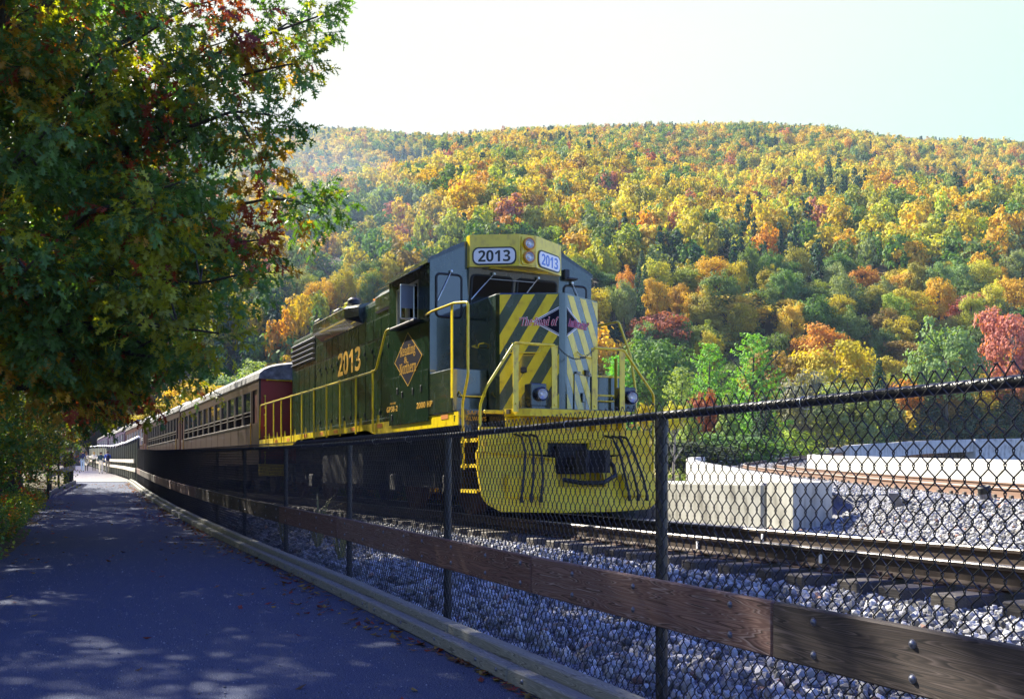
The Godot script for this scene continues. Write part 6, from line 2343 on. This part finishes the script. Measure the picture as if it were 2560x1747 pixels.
	# running gear
	for e in [-1.0, 1.0]:
		mb = Mb.new()
		for s in [-1.0, 1.0]:
			mb.box(Vector3(1.05 * s, 0.6, e * (h - 2.6)), Vector3(0.16, 0.3, 3.2), 0.03)
			for dz in [-1.2, 1.2]:
				mb.lathe([Vector2(0.46, 0.0), Vector2(0.45, 0.12), Vector2(0.0, 0.12)], 18, Transform3D(Basis(Vector3(0, -s, 0), Vector3(s, 0, 0), Vector3(0, 0, 1)), Vector3(0.7 * s, 0.46, e * (h - 2.6) + dz)))
		mb.box(Vector3(0, 0.75, e * (h - 2.6)), Vector3(2.2, 0.3, 0.5))
		put(mb, "truck", M["grime"], co)

func yellow_of() -> Material:
	return M["yellow_paint"]

func coaches() -> void:
	coach("dark red coach with a row of open windows right behind the locomotive", 29.1, 46.5, "maroon_gloss", 0)
	coach("second dark red open window coach, nearer the slatted fence", 46.95, 62.2, "maroon_gloss", 0)
	coach("third coach, reddish with broad white framed windows", 62.65, 77.6, "maroon", 1)
	coach("purple coach with raised gray roof, fourth in the train", 78.05, 96.8, "purple_coach", 2)
	coach("last purple coach in view, beyond the fourth one", 97.3, 116.0, "purple_coach", 2)


# ---------------------------------------------------------------- stones
func stone_mesh(sd: int) -> ArrayMesh:
	var r := RandomNumberGenerator.new()
	r.seed = sd
	var g := (1.0 + sqrt(5.0)) / 2.0
	var p: Array[Vector3] = [Vector3(-1, g, 0), Vector3(1, g, 0), Vector3(-1, -g, 0), Vector3(1, -g, 0), Vector3(0, -1, g), Vector3(0, 1, g), Vector3(0, -1, -g), Vector3(0, 1, -g), Vector3(g, 0, -1), Vector3(g, 0, 1), Vector3(-g, 0, -1), Vector3(-g, 0, 1)]
	for i in 12:
		p[i] = p[i].normalized() * r.randf_range(0.72, 1.2) * Vector3(1.15, 0.8, 0.95)
	var mb := Mb.new()
	for f in [[0, 11, 5], [0, 5, 1], [0, 1, 7], [0, 7, 10], [0, 10, 11], [1, 5, 9], [5, 11, 4], [11, 10, 2], [10, 7, 6], [7, 1, 8], [3, 9, 4], [3, 4, 2], [3, 2, 6], [3, 6, 8], [3, 8, 9], [4, 9, 5], [2, 4, 11], [6, 2, 10], [8, 6, 7], [9, 8, 1]]:
		mb.tri(p[f[0]], p[f[1]], p[f[2]])
	return mb.mesh()

func ballast() -> void:
	var r := RandomNumberGenerator.new()
	r.seed = 31
	var at: Array = []
	var cols: Array = []
	for k in 4:
		var fresh: Array[Transform3D] = []
		at.append(fresh)
		cols.append(PackedColorArray())
	var add := func(l: float, t: float, size: float, lift: float) -> void:
		var k := r.randi() % 4
		var b := Basis.from_euler(Vector3(r.randf() * TAU, r.randf() * TAU, r.randf() * TAU)).scaled(Vector3.ONE * size)
		at[k].append(Transform3D(b, Vector3(l, ground(l, t) + size * lift, -t)))
		var v := r.randf_range(0.14, 0.5) if r.randf() < 0.75 else r.randf_range(0.05, 0.16)
		var c := Color(v, v, v * 1.02)
		if r.randf() < 0.025:
			c = Color(v * 0.9, v * 0.5, v * 0.35)
		elif r.randf() < 0.2:
			c = Color(v, v * 0.95, v * 0.86)
		cols[k].append(c)
	for k in 31000:
		var t := 0.2 + 22.0 * pow(r.randf(), 1.7)
		add.call(lerpf(fence_l(t) - 0.1, 6.0, r.randf()), t, lerpf(0.011, 0.046, pow(r.randf(), 1.7)), r.randf_range(0.0, 0.8))
	for k in 12000:
		add.call(r.randf_range(5.9, 9.2), r.randf_range(1.0, 19.0), r.randf_range(0.018, 0.034), r.randf_range(0.0, 0.5))
	for k in 7000:
		add.call(r.randf_range(8.8, 10.8), r.randf_range(0.0, 16.0), r.randf_range(0.018, 0.038), r.randf_range(0.1, 0.6))
	for k in 66000:
		var l := r.randf_range(9.4, 21.0)
		var t := r.randf_range(2.0, 23.0)
		if l < 12.2 and t > 12.5:
			continue
		var q := near2(l, t)
		if q[0] < -2.3 or q[0] > 6.5 or (q[0] > 2.9 and t > 12.8):
			continue
		add.call(l, t, r.randf_range(0.018, 0.036), r.randf_range(0.0, 0.7))
	for k in 5000:
		var i := r.randi_range(8, 40)
		if i >= t2.size():
			continue
		var p := t2[i] + Vector3(r.randf_range(-1.8, 1.8), 0, r.randf_range(-1.8, 1.8))
		add.call(p.x, -p.z, r.randf_range(0.03, 0.055), 0.3)
	var o := tag(Node3D.new(), "pale gray crushed stone ballast around both railway tracks", "ballast", "", "stuff") as Node3D
	o.name = "track_ballast"
	add_child(o)
	for k in 4:
		many(stone_mesh(300 + k), "stones", M["stone"], at[k], cols[k], o)


# ---------------------------------------------------------------- people
func person(label: String, at: Vector3, turn: float, high: float, top: Color, legs: Color, hair: Color, stride: float, long_hair: bool, pack: Color, coat := false) -> void:
	var skin := Color(0.42, 0.24, 0.16)
	var shoe := Color(0.05, 0.05, 0.055)
	var b := []   # [a, b, radius a, radius b, colour]
	for s in [-1.0, 1.0]:
		var f: float = stride * s
		var hip := Vector3(0.09 * s, 0.93, 0)
		var knee := Vector3(0.1 * s, 0.5, -0.13 * f + 0.02)
		var ank := Vector3(0.1 * s, 0.09, -0.26 * f + (0.1 if f < 0 else 0.0))
		b.append([hip, knee, 0.088, 0.06, legs])
		b.append([knee, ank, 0.058, 0.042, legs])
		b.append([ank + Vector3(0, -0.045, 0.03), ank + Vector3(0.01 * s, -0.055, -0.15), 0.042, 0.034, shoe])
		var sh := Vector3(0.175 * s, 1.42, 0)
		var el := Vector3(0.23 * s, 1.14, 0.1 * f + 0.03)
		var wr := Vector3(0.22 * s, 0.9, 0.16 * f - 0.04)
		b.append([sh, el, 0.056, 0.045, top])
		b.append([el, wr, 0.044, 0.033, top])
		b.append([wr, wr + Vector3(0, -0.11, -0.02), 0.03, 0.026, skin])
	b.append([Vector3(0, 0.97, 0), Vector3(0, 1.12, 0.0), 0.13, 0.125, legs if not coat else top])
	b.append([Vector3(0, 1.12, 0), Vector3(0, 1.38, 0.01), 0.135, 0.14, top])
	b.append([Vector3(-0.12, 1.4, 0), Vector3(0.12, 1.4, 0), 0.085, 0.085, top])
	b.append([Vector3(0, 1.42, 0), Vector3(0, 1.55, -0.01), 0.056, 0.052, skin])
	b.append([Vector3(0, 1.6, -0.02), Vector3(0, 1.67, 0.0), 0.086, 0.094, skin])
	b.append([Vector3(0, 1.6, -0.115), Vector3(0, 1.575, -0.11), 0.016, 0.02, skin])
	b.append([Vector3(0, 1.67, 0.028), Vector3(0, 1.7, 0.0), 0.092, 0.085, hair])
	if long_hair:
		b.append([Vector3(0, 1.64, 0.06), Vector3(0, 1.45, 0.09), 0.08, 0.06, hair])
	if coat:
		b.append([Vector3(0, 1.05, 0), Vector3(0, 0.72, 0), 0.15, 0.19, top])
	if pack.a > 0.5:
		b.append([Vector3(0, 1.36, 0.17), Vector3(0, 1.1, 0.18), 0.11, 0.13, pack])
	var cell := 0.03
	var lo := Vector3(-0.36, -0.03, -0.42)
	var nx := 25
	var ny := 62
	var nz := 29
	var val := PackedFloat32Array()
	val.resize(nx * ny * nz)
	var own := PackedInt32Array()
	own.resize(nx * ny * nz)
	for j in ny:
		var y := lo.y + j * cell
		var near := []
		for i in b.size():
			var q: Array = b[i]
			if y > minf(q[0].y, q[1].y) - maxf(q[2], q[3]) - 0.07 and y < maxf(q[0].y, q[1].y) + maxf(q[2], q[3]) + 0.07:
				near.append(i)
		for k in nz:
			for i in nx:
				var p := lo + Vector3(i, j, k) * cell
				var d := 0.2
				var first := 0.2
				var who := 0
				for n in near:
					var q: Array = b[n]
					var a: Vector3 = q[0]
					var e: Vector3 = q[1] - a
					var u := clampf((p - a).dot(e) / e.length_squared(), 0.0, 1.0)
					var dd := p.distance_to(a + e * u) - lerpf(q[2], q[3], u)
					if dd < first:
						first = dd
						who = n
					var h := maxf(0.03 - absf(d - dd), 0.0) / 0.03
					d = minf(d, dd) - h * h * 0.0075
				var id := (j * nz + k) * nx + i
				val[id] = d
				own[id] = who
	var idx := {}
	var vs := PackedVector3Array()
	var cs := PackedColorArray()
	for j in ny - 1:
		for k in nz - 1:
			for i in nx - 1:
				var id := (j * nz + k) * nx + i
				var c8 := [id, id + 1, id + nx, id + nx + 1, id + nx * nz, id + nx * nz + 1, id + nx * nz + nx, id + nx * nz + nx + 1]
				var mask := 0
				for m in 8:
					if val[c8[m]] < 0:
						mask |= 1 << m
				if mask == 0 or mask == 255:
					continue
				var sum := Vector3.ZERO
				var cnt := 0
				for e in [[0, 1], [2, 3], [4, 5], [6, 7], [0, 2], [1, 3], [4, 6], [5, 7], [0, 4], [1, 5], [2, 6], [3, 7]]:
					var va := val[c8[e[0]]]
					var vb := val[c8[e[1]]]
					if (va < 0) != (vb < 0):
						var u := va / (va - vb)
						var pa := Vector3(e[0] & 1, (e[0] >> 2) & 1, (e[0] >> 1) & 1)
						var pb := Vector3(e[1] & 1, (e[1] >> 2) & 1, (e[1] >> 1) & 1)
						sum += pa.lerp(pb, u)
						cnt += 1
				idx[id] = vs.size()
				vs.append(lo + (Vector3(i, j, k) + sum / cnt) * cell)
				cs.append(b[own[id]][4])
	var st := SurfaceTool.new()
	st.begin(Mesh.PRIMITIVE_TRIANGLES)
	st.set_smooth_group(0)
	var sc := high / 1.76
	for i in vs.size():
		st.set_color(cs[i])
		st.add_vertex(vs[i] * sc)
	var dx := 1
	var dz := nx
	var dy := nx * nz
	for id in idx:
		for e in [[dx, dy, dz], [dy, dz, dx], [dz, dx, dy]]:
			var other: int = id + e[0]
			if other >= val.size() or (val[id] < 0) == (val[other] < 0):
				continue
			var q := [id - e[1] - e[2], id - e[2], id, id - e[1]]
			var okay := true
			for m in q:
				if not idx.has(m):
					okay = false
			if not okay:
				continue
			var order := [0, 1, 2, 0, 2, 3]
			if val[id] < 0:
				order = [0, 2, 1, 0, 3, 2]
			for m in order:
				st.add_index(idx[q[m]])
	st.generate_normals()
	var o := place(st.commit(), "person", M["cloth"])
	o.position = at
	o.rotation.y = turn
	tag(o, label, "person", "walkers on the footbridge")

func people() -> void:
	var none := Color(0, 0, 0, 0)
	var y := func(t: float) -> float: return path_y(t) + 0.034
	person("person in a bright blue jacket with dark backpack, rightmost of the walkers", Vector3(4.7, y.call(79.0), -79.0), 0.1, 1.68, Color(0.02, 0.08, 0.5), Color(0.25, 0.24, 0.23), Color(0.03, 0.02, 0.015), 1.0, false, Color(0.012, 0.016, 0.07))
	person("person in a dark teal top and white trousers, second walker from the right", Vector3(4.22, y.call(78.6), -78.6), -0.05, 1.6, Color(0.012, 0.05, 0.09), Color(0.7, 0.68, 0.62), Color(0.012, 0.01, 0.01), -0.8, false, none)
	person("person with blond hair and white top walking in the middle", Vector3(4.15, y.call(87.0), -87.0), 0.0, 1.56, Color(0.75, 0.74, 0.7), Color(0.02, 0.02, 0.022), Color(0.5, 0.32, 0.1), 0.7, true, none)
	person("person in a navy top and pale blue jeans, leftmost of the walkers", Vector3(3.2, y.call(84.5), -84.5), 0.1, 1.66, Color(0.015, 0.02, 0.09), Color(0.3, 0.42, 0.6), Color(0.05, 0.03, 0.02), 0.7, false, none)
	person("person in a long white coat beside the leftmost walker", Vector3(3.55, y.call(86.0), -86.0), -0.1, 1.52, Color(0.72, 0.68, 0.58), Color(0.03, 0.03, 0.035), Color(0.2, 0.1, 0.04), -0.7, true, none, true)


# ---------------------------------------------------------------- odds and ends
func small_things() -> void:
	var y := ground(12.6, 10.6)
	var o := thing("marker_pipe", "short gray pipe stub with dark open top on the gravel bank", "pipe", Vector3(12.9, ground(12.9, 10.2), -10.2))
	var mb := Mb.new()
	mb.x = Transform3D(Basis(Vector3(0, 0, 1), 0.25), Vector3.ZERO)
	mb.lathe([Vector2(0.085, -0.1), Vector2(0.085, 0.16), Vector2(0.09, 0.16)], 16)
	put(mb, "pipe", M["galvanised"], o)
	mb = Mb.new()
	mb.x = Transform3D(Basis(Vector3(0, 0, 1), 0.25), Vector3.ZERO)
	mb.lathe([Vector2(0.095, 0.14), Vector2(0.095, 0.23), Vector2(0.08, 0.25), Vector2(0.0, 0.2)], 16)
	put(mb, "cap", M["rubber"], o)
	o = thing("metal_scrap", "bent scrap of bare sheet metal lying beside the concrete end block", "scrap metal", Vector3(12.55, ground(12.55, 11.6), -11.6))
	mb = Mb.new()
	mb.box(Vector3(0, 0.12, 0), Vector3(0.03, 0.3, 0.2), 0.004, Basis(Vector3(0, 0, 1), 0.5))
	mb.box(Vector3(0.22, 0.1, 0.02), Vector3(0.42, 0.02, 0.2), 0.004, Basis(Vector3(0, 0, 1), -0.3))
	put(mb, "sheet", M["galvanised"], o)
	# weeds at the foot of the fence
	var r := RandomNumberGenerator.new()
	r.seed = 8
	var blade := Mb.new()
	for k in 22:
		var a := r.randf() * TAU
		var d := Vector3(cos(a), 0, sin(a))
		var s := Vector3(-d.z, 0, d.x) * 0.006
		var h := r.randf_range(0.25, 0.55)
		var m := d * 0.08 + Vector3(0, h * 0.7, 0)
		var e := d * r.randf_range(0.18, 0.35) + Vector3(0, h * 0.85, 0)
		blade.quad(d * 0.01 - s, d * 0.01 + s, m + s, m - s)
		blade.tri(m - s, m + s, e)
	var bm := blade.mesh()
	var rows := [[12.4, 0.55, 1.5, "tall dry weed tuft behind the fence below the locomotive cab"], [14.2, 0.7, 1.9, "bushy weed tuft behind the fence left of the locomotive plow"], [15.6, 0.5, 1.4, "smaller weed tuft farther along behind the black fence"], [10.2, 4.9, 0.6, "small pale weed on the ballast in front of the plow"]]
	for e in rows:
		var l: float = fence_l(e[0]) + e[1]
		var w := place(bm, "weed_tuft", M["tuft"])
		w.position = Vector3(l, ground(l, e[0]) - 0.02, -e[0])
		w.scale = Vector3.ONE * e[2]
		tag(w, e[3], "weed", "weeds behind the fence")
